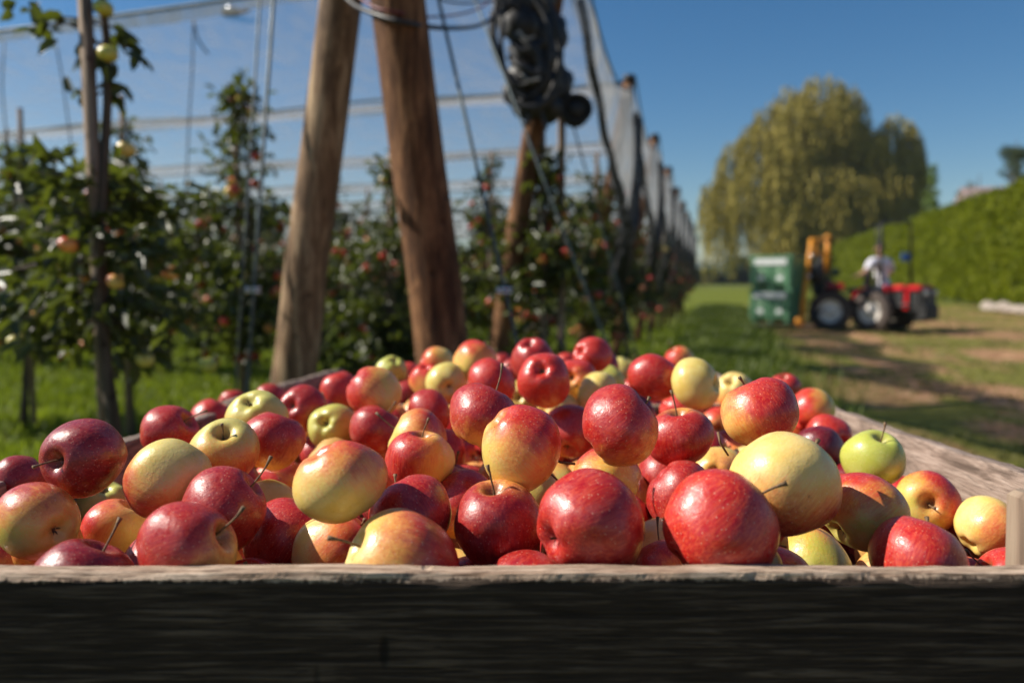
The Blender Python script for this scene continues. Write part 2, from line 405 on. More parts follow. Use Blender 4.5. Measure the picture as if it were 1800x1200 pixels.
APPLES=[
(-0.3998,0.7336,-0.1659,0.0404,1,0.75,0,'S',(-0.3,0.05,0.95),(0,1,0),1),
(-0.5671,0.9047,-0.2306,0.0329,1,0.7,0,'S',(-0.5,-0.55,0.65),(0,1,0),1),
(-0.4076,0.6717,-0.2081,0.0377,0.45,0.45,0.6,'C',(0.8,-0.15,0.5),(-0.2,1,0),0),
(-0.5128,0.7822,-0.284,0.0385,0.6,0.35,0.3,'-',0,(0,1,0),0),
(-0.335,0.6081,-0.2431,0.0433,1,0.8,0,'-',(0.3,0.8,-0.4),(0,1,0),0),
(-0.3148,0.7188,-0.1837,0.0392,0.5,0.25,0.3,'-',(-0.8,0.3,-0.4),(-0.7,-0.7,0),0),
(-0.438,1.0048,-0.1948,0.0385,0.95,0.45,0,'S',(0.75,0.5,0.1),(0,1,0),0),
(-0.3086,0.8436,-0.1858,0.0385,0.55,0.3,0.5,'S',(0.15,0.75,0.62),(0,-1,0.2),0),
(-0.2522,0.6814,-0.201,0.0382,1,0.55,0,'-',(0,0.4,-0.9),(0,1,0),0),
(-0.2531,0.6062,-0.2077,0.0386,0.8,0.4,0.2,'S',(0.85,0.35,0.1),(-0.5,0.6,0),1),
(-0.4117,0.8111,-0.2634,0.0385,0.6,0.1,0.1,'-',(0,0.9,-0.3),(-1,0.3,0),0),
(-0.2828,0.926,-0.1911,0.0382,0.85,0.45,0,'-',(0.3,0.9,-0.3),(-0.4,0.8,0),0),
(-0.321,0.9881,-0.1742,0.0392,0.35,0.2,0.6,'C',(-0.1,0.72,0.66),(-0.5,-1,0),0),
(-0.5668,1.4812,-0.2623,0.0385,0.75,0.2,0,'-',(0,0.9,-0.4),(0,1,0),0),
(-0.716,2.0232,-0.3155,0.035,0.9,0.3,0,'-',(0,1,0),(0,1,0),0),
(-0.3301,1.2435,-0.2039,0.0395,0.95,0.5,0,'C',(-0.3,0.25,0.92),(0,1,0),0),
(-0.2737,1.1988,-0.2245,0.0381,0.12,0.1,0.75,'C',(-0.15,0.35,0.92),(-1,-1,0),0),
(-0.3322,1.5277,-0.2171,0.0385,0.85,0.2,0,'-',(-0.3,0.9,0),(0,1,0),0),
(-0.2022,1.1604,-0.1666,0.0393,0.62,0.25,0.3,'-',(0.6,-0.5,-0.6),(-1,0.2,0),0),
(-0.2596,1.696,-0.1993,0.0353,0.2,0.1,0.9,'C',(0.3,0.8,0.5),(0,-1,0),0),
(-0.1909,1.1006,-0.2102,0.0382,1,0.5,0,'-',(0,0.8,-0.6),(0,1,0),0),
(-0.1418,0.6463,-0.1662,0.0385,0.5,0.1,0.15,'-',(0.3,-0.5,-0.8),(0.1,1,-0.2),0),
(-0.3429,1.1511,-0.2994,0.0385,0.5,0.3,0.1,'-',0,(0,1,0),0),
(-0.2826,0.9693,-0.292,0.0385,0.65,0.1,0.1,'-',0,(0,1,0),0),
(-0.2141,0.738,-0.2473,0.0394,0.95,0.35,0,'-',(-0.2,0.5,-0.8),(0,1,0),0),
(-0.1556,0.6905,-0.2438,0.0384,0.42,0.0,0.1,'-',(0.2,0.8,-0.5),(0.6,0.2,0.5),0),
(-0.1045,0.8838,-0.2051,0.0378,0.66,0.3,0.25,'S',(0.1,0.93,0.15),(-1,0.1,0.3),1),
(-0.1144,0.9579,-0.1976,0.0402,0.45,0.2,0.3,'S',(-0.8,0.4,0.05),(0.6,0.6,0),1),
(-0.0306,0.8466,-0.148,0.0385,0.78,0.45,0.3,'-',(-0.2,0.6,-0.7),(0.2,1,0),0),
(0.0073,0.7217,-0.1542,0.0387,0.6,0.15,0.3,'-',(0.3,-0.3,-0.85),(0.6,0.8,0),0),
(0.0983,0.7201,-0.1338,0.0385,0.88,0.4,0.2,'S',(0.75,0.6,0.05),(-0.1,1,0),0),
(-0.0119,0.6807,-0.2134,0.0382,0.92,0.55,0.5,'S',(-0.1,0.92,0.28),(-0.2,-0.8,0.6),1),
(0.062,0.6202,-0.1958,0.043,0.97,0.35,0.2,'C',(-0.83,-0.22,0.42),(-0.2,0.8,0.5),0),
(-0.0897,0.6878,-0.2074,0.0386,0.97,0.4,0,'-',(-0.3,0.5,-0.8),(0,1,0),0),
(-0.0863,0.61,-0.2255,0.0438,0.46,0.25,0.2,'S',(-0.75,0.45,0.25),(0.7,0.4,0.2),1),
(-0.0344,0.6889,-0.2842,0.039,0.7,0.05,0,'-',0,(0,1,0),0),
(-0.0764,1.3168,-0.3068,0.0385,0.55,0.15,0,'-',0,(0,1,0),0),
(-0.0623,1.0976,-0.2978,0.0385,0.9,0.4,0,'-',0,(0,1,0),0),
(0.0929,0.779,-0.2043,0.0385,0.75,0.3,0.6,'-',(-0.8,0.2,-0.3),(0,0.2,-1),0),
(-0.1371,1.3015,-0.2191,0.0385,0.98,0.45,0,'-',0,(0,1,0),0),
(-0.2212,1.6686,-0.2481,0.0349,0.97,0.6,0,'-',0,(0,1,0),0),
(-0.1532,1.629,-0.1749,0.0351,0.6,0.1,0.5,'S',(-0.8,0.3,0.2),(-1,-0.2,0),1),
(-0.069,1.4792,-0.1546,0.0393,0.45,0.1,0.5,'-',(0,0.8,-0.5),(-0.1,1,0),0),
(-0.1176,1.4343,-0.1893,0.0382,0.3,0.1,0.4,'C',(0.2,-0.1,0.97),(1,-0.6,0),0),
(-0.1692,1.568,-0.2001,0.035,0.6,0.0,0.2,'-',0,(-0.3,1,0),0),
(-0.0322,1.2444,-0.1642,0.0385,0.93,0.25,0,'-',(0,0.7,-0.7),(0,1,0),0),
(0.0365,1.3753,-0.1407,0.0385,1,0.5,0,'C',(-0.2,0.8,0.5),(0,1,0),0),
(0.0467,1.1389,-0.1454,0.0385,0.98,0.2,0,'C',(-0.15,0.45,0.88),(0,1,0),0),
(-0.0332,2.5654,-0.2736,0.035,0.95,0.2,0,'-',0,(0,1,0),0),
(0.1182,1.4542,-0.1845,0.0397,0.6,0.15,0.2,'-',0,(-0.2,1,0),0),
(0.1542,1.5245,-0.1461,0.035,0.97,0.2,0,'C',(-0.75,0.3,0.6),(0,1,0),0),
(0.1981,1.7237,-0.1913,0.0359,1,0.5,0,'-',0,(0,1,0),0),
(0.2952,2.1178,-0.2442,0.035,0.2,0,0.5,'S',(0.4,0.8,0.2),(0,-1,0),1),
(0.2007,1.6604,-0.2155,0.0346,0.15,0,0.8,'-',0,(0,-1,0),0),
(0.15,1.3886,-0.2014,0.038,0.25,0,0.3,'-',0,(1,-1,0),0),
(0.1567,2.3211,-0.2476,0.035,0.9,0.2,0,'-',0,(0,1,0),0),
(0.2197,1.2269,-0.153,0.0397,0.97,0.35,0.2,'-',(0.1,0.8,-0.4),(0,1,0),0),
(0.2729,1.1743,-0.1558,0.038,0.16,0.0,0.3,'C',(0.8,0.1,0.55),(0.3,-1,0),0),
(0.413,1.9502,-0.201,0.035,0.6,0.1,0.5,'-',0,(-1,0.3,0),0),
(0.4367,1.5553,-0.2188,0.0381,0.3,0,0.15,'-',0,(-0.5,-1,0),0),
(0.2387,0.7622,-0.1289,0.0385,0.85,0.25,0.1,'-',(-0.3,0.7,-0.5),(0.7,0.3,0),0),
(0.5988,1.7365,-0.2405,0.035,0.98,0.3,0,'-',0,(0,1,0),0),
(0.5019,1.3253,-0.2202,0.0392,0.62,0.1,0.7,'-',(0.6,0.3,-0.5),(-1,0.1,0),0),
(0.5068,1.2579,-0.2522,0.0382,0.92,0.15,0,'-',0,(0,1,0),0),
(0.462,1.1814,-0.2559,0.0385,1,0.95,0,'-',0,(0,1,0),0),
(0.2311,0.6654,-0.1745,0.0469,0.52,0.25,0.0,'-',(0.2,0.75,-0.55),(0.1,-1,0),0),
(0.4511,0.98,-0.2252,0.0405,0.05,0,0.95,'S',(0.1,0.88,0.45),(1,-1,0),0),
(0.3172,0.7043,-0.2098,0.04,0.5,0.25,0.55,'-',(0.3,0.2,-0.8),(-0.1,1,-0.1),0),
(0.4914,0.9259,-0.2641,0.0404,0.66,0.2,0.6,'S',(-0.35,0.1,0.9),(1,0.5,0),1),
(0.3272,0.6274,-0.2272,0.0423,0.95,0.2,0,'-',(0.3,0.6,-0.6),(0,1,0.3),0),
(0.5252,0.8607,-0.2737,0.0371,0.28,0.0,0.1,'S',(0.75,0.6,-0.1),(-0.1,0.1,1),1),
(0.163,0.6134,-0.195,0.0448,0.96,0.15,0.1,'-',(0,0.4,-0.9),(0,1,0.2),0),
(0.1573,0.8023,-0.2827,0.0382,0.12,0,0,'-',0,(0,-1,0),0),
(0.1932,0.9057,-0.1816,0.0386,0.82,0.35,0.5,'S',(-0.15,0.93,0.2),(-0.3,-0.5,0.8),1),
(0.3009,1.4044,-0.2343,0.0385,0.97,0.2,0,'-',0,(0,1,0),0),
(0.4035,1.5385,-0.2848,0.0345,0.5,0.1,0.4,'C',(-0.2,-0.2,0.9),(0,1,0),0),
(0.3337,1.1809,-0.2618,0.0385,0.55,0.1,0.1,'S',(-0.8,-0.2,0.5),(0.2,1,0),1),
(0.1836,0.8554,-0.237,0.0392,0.97,0.45,0,'-',(0,-0.5,0.85),(0,1,0),0),
(0.2417,0.7126,-0.2825,0.0385,0.9,0.1,0,'-',0,(0,1,0),0),
(0.2976,0.7661,-0.2847,0.0385,0.2,0.3,0.8,'-',0,(0,1,0),0),
(0.5506,0.9547,-0.3059,0.0406,1,0.8,0,'-',0,(0,1,0),0),
(-0.2228,0.6704,-0.2789,0.0382,0.97,0.3,0,'S',(0,0.9,0.3),(0,1,0),0),
(-0.528,1.0068,-0.2935,0.0385,0.1,0.2,0.8,'-',0,(0,-1,0),0),
(-0.6112,1.2687,-0.3045,0.0385,0.7,0.1,0,'-',0,(0,1,0),0),
(-0.55,2.3142,-0.3356,0.035,0.9,0.3,0,'-',0,(0,1,0),0),
(-0.5708,1.8686,-0.2778,0.035,0.9,0.4,0,'-',0,(0,1,0),0),
(0.0788,1.2634,-0.3043,0.0385,0.9,0.5,0,'C',(0,0.3,0.9),(0,1,0),0),
(0.0845,1.1578,-0.2236,0.0385,1,0.3,0,'-',0,(0,1,0),0),
(0.08,1.368,-0.2332,0.0385,0.5,0.1,0.2,'-',0,(0,-1,0),0),
(0.0155,1.5399,-0.2323,0.0344,0.4,0.1,0.5,'-',0,(0,-1,0),0),
(0.0,2.1176,-0.2473,0.035,0.95,0.4,0,'-',0,(0,1,0),0),
(-0.2423,1.8723,-0.2308,0.035,0.9,0.3,0,'-',0,(0,1,0),0),
(0.0907,0.6485,-0.2792,0.0385,0.97,0.2,0,'-',0,(0,1,0),0),
(0.0594,1.103,-0.2975,0.0385,0.2,0.2,0.5,'-',0,(0,1,0),0),
(0.2827,1.8693,-0.2684,0.035,0.8,0.2,0.2,'-',0,(0,1,0),0),
(-0.1744,0.8677,-0.2881,0.0385,0.8,0.5,0,'-',0,(0,1,0),0)]
FILL=[(0.439,0.681,-0.267,0.035),(0.144,0.721,-0.273,0.034),(-0.054,0.868,-0.25,0.037),(0.013,0.627,-0.26,0.038),(0.258,0.986,-0.245,0.036),(-0.277,0.875,-0.257,0.035),(-0.102,1.175,-0.262,0.036),(0.02,0.893,-0.251,0.037),(0.195,0.654,-0.248,0.035),(0.189,0.96,-0.242,0.035),(0.275,1.109,-0.244,0.034),(-0.436,0.73,-0.251,0.036),(-0.081,0.97,-0.262,0.038),(-0.337,1.069,-0.296,0.036),(0.124,0.869,-0.271,0.035),(-0.007,0.961,-0.251,0.038),(0.37,0.771,-0.301,0.036),(-0.224,1.447,-0.264,0.037),(-0.062,0.802,-0.314,0.035),(-0.318,0.825,-0.314,0.035),(0.435,1.679,-0.295,0.036),(-0.071,0.944,-0.331,0.036),(-0.304,1.251,-0.278,0.035),(0.045,1.21,-0.272,0.036),(-0.353,0.998,-0.269,0.035),(0.007,0.946,-0.316,0.034),(-0.052,1.222,-0.319,0.035),(0.102,1.183,-0.309,0.037),(-0.197,1.175,-0.248,0.036),(-0.021,1.202,-0.255,0.036),(0.316,1.8,-0.301,0.036),(-0.455,0.654,-0.277,0.036),(-0.006,0.878,-0.316,0.037),(-0.312,0.689,-0.259,0.037),(0.337,1.108,-0.271,0.038),(-0.182,1.528,-0.269,0.037),(0.126,0.943,-0.257,0.037),(-0.294,0.896,-0.334,0.036),(0.233,0.788,-0.261,0.035),(0.454,0.768,-0.304,0.035),(-0.356,1.457,-0.256,0.038),(-0.007,0.786,-0.24,0.037),(-0.388,1.364,-0.269,0.037),(-0.351,1.75,-0.277,0.035),(0.172,1.728,-0.279,0.036),(-0.438,0.957,-0.259,0.037),(-0.234,1.449,-0.335,0.035),(0.024,1.726,-0.408,0.037),(0.538,0.792,-0.383,0.035),(0.314,1.729,-0.351,0.038),(-0.169,1.324,-0.351,0.037),(0.213,1.472,-0.334,0.034),(0.481,0.746,-0.389,0.034),(0.012,1.04,-0.379,0.035),(0.155,1.529,-0.343,0.037),(0.06,0.842,-0.328,0.035),(0.483,1.653,-0.365,0.036),(-0.441,0.728,-0.331,0.034),(-0.327,1.146,-0.383,0.034),(-0.412,1.134,-0.399,0.037),(0.1,1.489,-0.346,0.035),(0.336,1.421,-0.366,0.034),(-0.146,1.767,-0.343,0.037),(-0.226,1.099,-0.325,0.037),(-0.063,1.156,-0.35,0.035),(-0.07,1.518,-0.334,0.037),(-0.347,1.781,-0.344,0.037),(-0.291,0.71,-0.339,0.035),(-0.055,1.764,-0.414,0.035),(0.306,1.01,-0.335,0.037),(-0.458,1.652,-0.402,0.037),(0.256,1.219,-0.332,0.036),(-0.277,1.845,-0.352,0.037),(0.571,1.805,-0.363,0.038),(0.216,1.715,-0.339,0.035),(-0.41,0.938,-0.33,0.036),(-0.285,1.319,-0.27,0.037),(0.282,2.454,-0.366,0.035),(0.458,2.204,-0.363,0.035),(0.076,1.439,-0.272,0.037),(-0.229,2.092,-0.341,0.037),(-0.327,0.764,-0.253,0.036),(-0.224,0.919,-0.278,0.035),(-0.396,1.653,-0.273,0.038),(0.042,2.116,-0.298,0.035),(0.535,1.859,-0.283,0.034),(-0.29,2.211,-0.36,0.037),(-0.104,2.322,-0.369,0.037),(0.42,0.912,-0.295,0.038),(-0.121,1.889,-0.281,0.035),(-0.432,1.466,-0.286,0.038),(0.224,1.058,-0.246,0.037),(0.14,1.523,-0.276,0.034),(-0.29,1.671,-0.265,0.037),(0.303,2.214,-0.298,0.037),(0.357,1.999,-0.278,0.037),(-0.194,0.895,-0.365,0.036),(-0.187,1.853,-0.278,0.036),(0.229,1.159,-0.254,0.035),(0.34,1.655,-0.293,0.035),(0.11,1.861,-0.344,0.035),(-0.001,1.392,-0.267,0.035),(0.259,2.039,-0.288,0.035),(0.027,2.348,-0.295,0.035),(-0.191,1.351,-0.28,0.036),(-0.341,0.9,-0.257,0.038),(-0.174,1.734,-0.272,0.035),(0.291,2.353,-0.305,0.037),(0.239,1.235,-0.257,0.035),(-0.437,1.181,-0.317,0.036),(0.453,1.76,-0.287,0.035),(0.231,1.392,-0.264,0.036),(-0.11,1.976,-0.337,0.036),(-0.169,2.027,-0.349,0.037),(-0.372,1.245,-0.28,0.037),(0.376,1.839,-0.286,0.034),(-0.106,2.131,-0.291,0.036),(-0.012,1.833,-0.35,0.038),(0.19,2.332,-0.309,0.038),(-0.293,1.96,-0.29,0.034),(0.032,2.222,-0.305,0.035),(0.351,2.496,-0.372,0.036),(0.421,1.118,-0.304,0.037),(-0.393,1.861,-0.296,0.035),(0.548,1.946,-0.277,0.036),(-0.093,1.435,-0.259,0.034),(0.319,0.948,-0.259,0.034),(0.34,1.447,-0.293,0.037),(0.132,2.215,-0.299,0.035),(0.258,1.735,-0.273,0.034),(-0.438,2.441,-0.374,0.036),(0.512,2.406,-0.366,0.035),(-0.211,2.004,-0.278,0.038),(0.574,2.124,-0.351,0.036),(0.441,2.032,-0.288,0.036),(-0.405,1.072,-0.277,0.037),(0.201,1.863,-0.316,0.035),(0.292,1.34,-0.265,0.036),(0.425,1.924,-0.287,0.037),(0.478,1.527,-0.289,0.036),(0.083,2.481,-0.323,0.036),(0.53,1.33,-0.289,0.036),(-0.383,2.313,-0.36,0.037),(-0.271,1.397,-0.269,0.036),(-0.17,2.442,-0.371,0.038),(0.359,2.339,-0.351,0.035),(-0.07,2.228,-0.3,0.035),(0.184,2.423,-0.296,0.036),(0.185,2.467,-0.376,0.038),(-0.088,2.066,-0.303,0.035),(0.019,1.74,-0.339,0.036),(-0.263,1.532,-0.269,0.038),(0.078,2.299,-0.306,0.037),(0.442,1.043,-0.29,0.035),(-0.021,2.423,-0.311,0.037),(0.395,0.979,-0.285,0.037),(-0.265,2.302,-0.353,0.034),(0.417,1.249,-0.298,0.038),(0.033,1.31,-0.281,0.034),(0.465,1.844,-0.284,0.034),(0.33,1.529,-0.304,0.037),(-0.073,2.393,-0.362,0.037),(0.12,2.049,-0.294,0.036),(0.581,2.307,-0.362,0.035),(-0.461,2.308,-0.379,0.035),(-0.434,2.241,-0.392,0.036),(0.208,1.786,-0.283,0.037),(0.492,2.491,-0.374,0.035),(0.527,1.208,-0.307,0.035),(0.386,2.081,-0.293,0.034),(-0.183,1.243,-0.261,0.038),(-0.082,1.894,-0.351,0.037),(-0.3,2.5,-0.376,0.037),(0.564,2.479,-0.359,0.037),(-0.472,1.721,-0.327,0.036),(-0.256,2.024,-0.352,0.036),(-0.399,2.027,-0.345,0.035),(-0.024,2.29,-0.359,0.038),(0.092,1.678,-0.267,0.034),(-0.447,0.849,-0.31,0.034),(0.154,1.181,-0.255,0.038),(0.352,1.286,-0.286,0.037),(0.286,0.88,-0.26,0.036),(0.553,1.107,-0.308,0.035),(0.408,0.844,-0.302,0.035),(-0.127,1.658,-0.264,0.038),(-0.476,1.889,-0.337,0.035),(-0.035,1.47,-0.256,0.038),(0.427,1.347,-0.272,0.038),(0.534,1.741,-0.299,0.037),(0.518,0.727,-0.311,0.035),(0.501,2.138,-0.359,0.036),(0.519,0.795,-0.314,0.035),(0.564,2.216,-0.356,0.035),(-0.119,2.229,-0.347,0.036),(0.065,1.912,-0.335,0.036),(0.221,2.148,-0.298,0.035),(-0.454,1.649,-0.332,0.035),(0.368,1.747,-0.296,0.038),(-0.144,1.087,-0.277,0.037),(-0.464,2.176,-0.35,0.037),(0.186,1.979,-0.319,0.037),(0.294,1.919,-0.314,0.037),(-0.066,1.769,-0.343,0.034),(-0.417,1.77,-0.333,0.038),(-0.108,1.791,-0.284,0.037),(0.247,1.511,-0.266,0.036),(0.21,2.264,-0.294,0.036),(-0.198,2.228,-0.355,0.035),(0.051,1.809,-0.344,0.034),(-0.126,2.507,-0.325,0.036),(-0.191,1.919,-0.289,0.035),(-0.259,1.117,-0.258,0.034),(0.446,1.453,-0.289,0.035),(0.04,1.717,-0.273,0.035),(0.007,2.505,-0.323,0.034),(-0.305,1.84,-0.287,0.038),(0.327,2.128,-0.302,0.034),(0.553,2.044,-0.356,0.035),(0.306,2.389,-0.359,0.034),(0.416,2.478,-0.37,0.037),(-0.222,0.806,-0.285,0.037),(-0.158,1.452,-0.258,0.035),(-0.453,2.071,-0.355,0.035),(0.338,2.267,-0.356,0.037),(-0.331,2.034,-0.35,0.037),(-0.022,2.082,-0.3,0.037),(0.36,2.428,-0.367,0.034),(-0.505,1.209,-0.351,0.037),(-0.369,2.214,-0.349,0.036),(-0.034,2.172,-0.29,0.036),(0.405,2.202,-0.306,0.035),(0.013,2.387,-0.372,0.038),(-0.018,1.655,-0.27,0.035),(0.535,1.457,-0.278,0.035),(0.525,2.038,-0.294,0.038),(-0.223,1.78,-0.287,0.035),(-0.178,1.021,-0.274,0.036),(0.6,2.394,-0.365,0.037),(0.136,1.074,-0.283,0.037),(-0.104,0.714,-0.302,0.036),(-0.252,1.894,-0.308,0.034),(-0.162,2.092,-0.383,0.037),(0.569,1.52,-0.301,0.037),(-0.361,1.51,-0.302,0.038),(0.401,1.747,-0.369,0.035),(0.065,1.504,-0.292,0.036),(0.361,0.67,-0.274,0.035),(-0.474,1.968,-0.329,0.034),(0.303,1.033,-0.262,0.036),(-0.116,0.913,-0.272,0.035),(-0.451,2.38,-0.408,0.038),(0.228,0.91,-0.286,0.036),(-0.323,2.298,-0.393,0.034),(0.48,0.977,-0.33,0.036),(-0.138,1.292,-0.291,0.035),(0.057,2.416,-0.307,0.036),(-0.477,1.331,-0.321,0.035),(-0.196,2.319,-0.356,0.037),(-0.216,2.518,-0.374,0.037),(0.422,2.362,-0.363,0.036),(0.55,1.032,-0.332,0.036),(-0.094,1.511,-0.261,0.037),(-0.272,1.734,-0.28,0.035),(0.073,0.827,-0.261,0.035),(0.014,1.969,-0.344,0.035),(0.082,1.024,-0.306,0.037),(0.475,0.876,-0.317,0.034),(-0.06,1.021,-0.305,0.036),(0.53,0.878,-0.354,0.035),(-0.284,1.468,-0.285,0.034),(0.254,1.982,-0.331,0.036),(-0.119,0.625,-0.298,0.038),(-0.164,2.376,-0.395,0.037),(0.295,0.835,-0.31,0.035),(-0.177,2.167,-0.384,0.035),(0.58,1.938,-0.361,0.036),(0.516,2.262,-0.392,0.034),(-0.51,1.053,-0.345,0.035),(0.387,1.49,-0.341,0.038),(0.22,1.332,-0.29,0.034),(-0.169,0.939,-0.313,0.038),(-0.4,2.16,-0.378,0.036),(-0.456,1.821,-0.356,0.035),(0.284,1.844,-0.345,0.036),(0.485,1.948,-0.319,0.037),(0.36,1.346,-0.314,0.034),(0.092,1.756,-0.3,0.035),(-0.387,0.678,-0.286,0.035),(0.074,0.909,-0.292,0.034),(-0.381,1.107,-0.335,0.035),(0.277,0.624,-0.289,0.035),(-0.377,2.392,-0.393,0.038),(-0.291,2.134,-0.374,0.035),(0.438,2.273,-0.389,0.036),(-0.515,0.74,-0.34,0.034),(0.389,1.173,-0.324,0.034),(-0.127,1.366,-0.306,0.035),(0.313,0.704,-0.311,0.034),(0.346,0.877,-0.356,0.034),(0.001,1.299,-0.344,0.036),(0.437,0.679,-0.354,0.035),(-0.165,0.766,-0.356,0.035),(-0.365,1.012,-0.331,0.035),(0.168,1.357,-0.325,0.035),(0.171,1.647,-0.352,0.036),(-0.111,1.256,-0.341,0.036),(0.192,1.237,-0.318,0.037),(-0.459,1.003,-0.357,0.035),(0.262,1.061,-0.314,0.034),(-0.307,1.087,-0.354,0.036),(0.273,1.299,-0.336,0.037),(-0.219,0.829,-0.353,0.035),(0.194,1.096,-0.32,0.035),(-0.167,1.446,-0.327,0.037),(0.167,0.903,-0.34,0.037),(-0.492,0.874,-0.378,0.035),(-0.28,1.745,-0.352,0.035),(0.196,0.649,-0.331,0.036),(-0.383,0.807,-0.338,0.036),(0.074,1.324,-0.341,0.037),(-0.117,1.05,-0.349,0.036),(-0.212,1.186,-0.327,0.034),(0.051,1.643,-0.306,0.035),(0.139,2.018,-0.374,0.035),(-0.085,1.7,-0.302,0.038),(-0.298,0.629,-0.306,0.035),(0.278,2.283,-0.327,0.036),(-0.338,1.913,-0.305,0.036),(-0.058,2.466,-0.354,0.035),(0.258,1.445,-0.294,0.035),(0.361,0.628,-0.337,0.036),(0.172,0.971,-0.328,0.036),(-0.419,1.804,-0.419,0.036),(0.453,1.152,-0.379,0.038),(-0.129,1.144,-0.337,0.038),(0.498,1.478,-0.365,0.034),(-0.032,1.422,-0.334,0.037),(0.089,1.693,-0.344,0.038),(0.44,0.935,-0.378,0.037),(0.157,0.833,-0.352,0.036),(-0.042,1.885,-0.417,0.037),(-0.234,1.517,-0.332,0.035),(0.394,1.233,-0.373,0.035),(0.258,1.775,-0.351,0.037),(0.439,1.438,-0.358,0.037),(0.11,1.266,-0.376,0.035),(-0.237,1.338,-0.345,0.036),(-0.223,1.255,-0.332,0.034),(0.268,1.142,-0.326,0.034),(-0.327,1.654,-0.342,0.038),(0.286,1.48,-0.36,0.036),(0.262,1.415,-0.352,0.035),(-0.197,0.692,-0.351,0.037),(0.367,1.057,-0.359,0.036),(0.562,1.334,-0.361,0.037),(-0.239,0.956,-0.345,0.034),(-0.22,1.661,-0.351,0.036),(0.347,1.654,-0.363,0.037),(-0.005,1.49,-0.335,0.037),(0.392,1.298,-0.358,0.036),(0.429,1.815,-0.354,0.037),(0.549,0.967,-0.412,0.037),(-0.405,1.24,-0.361,0.036),(-0.429,1.719,-0.405,0.038),(-0.357,1.407,-0.341,0.035),(0.092,1.888,-0.407,0.036),(0.488,1.252,-0.365,0.037),(-0.373,1.332,-0.335,0.036),(0.562,1.454,-0.349,0.036),(0.106,1.419,-0.336,0.037),(-0.31,1.309,-0.342,0.035),(-0.468,1.501,-0.382,0.037),(-0.014,0.622,-0.349,0.036),(0.205,1.895,-0.395,0.037),(-0.309,1.212,-0.352,0.036),(-0.487,1.759,-0.396,0.036),(0.55,1.673,-0.355,0.036),(0.457,1.331,-0.344,0.034),(0.5,1.77,-0.359,0.035),(0.552,1.146,-0.371,0.036),(0.17,1.796,-0.355,0.035),(0.137,1.104,-0.35,0.035),(0.353,1.859,-0.365,0.036),(-0.111,0.879,-0.337,0.037),(0.031,1.796,-0.416,0.038),(-0.217,1.809,-0.357,0.036),(-0.516,0.804,-0.383,0.037),(0.024,0.753,-0.305,0.036),(0.006,1.176,-0.338,0.036),(-0.492,1.119,-0.388,0.036),(-0.04,1.98,-0.283,0.037),(-0.135,0.78,-0.283,0.035),(0.012,1.018,-0.302,0.037),(0.12,2.377,-0.306,0.036),(0.157,1.303,-0.271,0.036),(0.489,1.134,-0.297,0.035),(-0.408,2.512,-0.372,0.037),(0.51,1.667,-0.29,0.036),(0.065,0.716,-0.248,0.038),(-0.316,2.417,-0.373,0.034),(-0.489,1.503,-0.312,0.038),(0.16,1.426,-0.27,0.035),(-0.23,2.382,-0.368,0.038),(-0.444,1.276,-0.276,0.036),(0.03,2.017,-0.293,0.036),(0.36,1.902,-0.273,0.034),(0.129,1.819,-0.277,0.036),(-0.386,1.933,-0.346,0.034),(-0.517,0.882,-0.305,0.035),(-0.254,1.044,-0.275,0.034),(0.142,2.131,-0.292,0.036),(0.497,1.4,-0.283,0.035),(0.124,1.954,-0.343,0.034),(-0.495,1.413,-0.315,0.037),(-0.007,1.904,-0.34,0.036),(-0.354,2.102,-0.351,0.037),(0.494,1.386,-0.348,0.035),(0.269,0.774,-0.346,0.034),(-0.36,1.87,-0.359,0.038),(0.457,1.064,-0.356,0.037),(0.413,0.873,-0.367,0.034),(-0.102,1.648,-0.343,0.035),(-0.028,1.679,-0.352,0.036),(0.387,0.757,-0.369,0.034),(0.503,1.873,-0.343,0.036),(-0.296,1.431,-0.338,0.035),(-0.15,1.843,-0.349,0.037),(0.278,0.891,-0.343,0.035),(0.247,0.97,-0.326,0.037),(0.077,0.968,-0.347,0.037),(-0.053,1.093,-0.392,0.035),(0.101,1.034,-0.371,0.036),(0.159,0.735,-0.338,0.038),(0.487,2.317,-0.367,0.035),(-0.253,0.771,-0.35,0.036),(-0.502,1.326,-0.412,0.037),(-0.398,1.697,-0.337,0.036),(-0.153,1.694,-0.354,0.036),(-0.379,0.628,-0.342,0.035),(-0.473,1.38,-0.379,0.036),(-0.244,1.033,-0.348,0.036),(-0.505,1.223,-0.417,0.036),(0.03,1.373,-0.328,0.034),(0.324,1.2,-0.337,0.036),(0.264,1.667,-0.278,0.036)]
NV=46

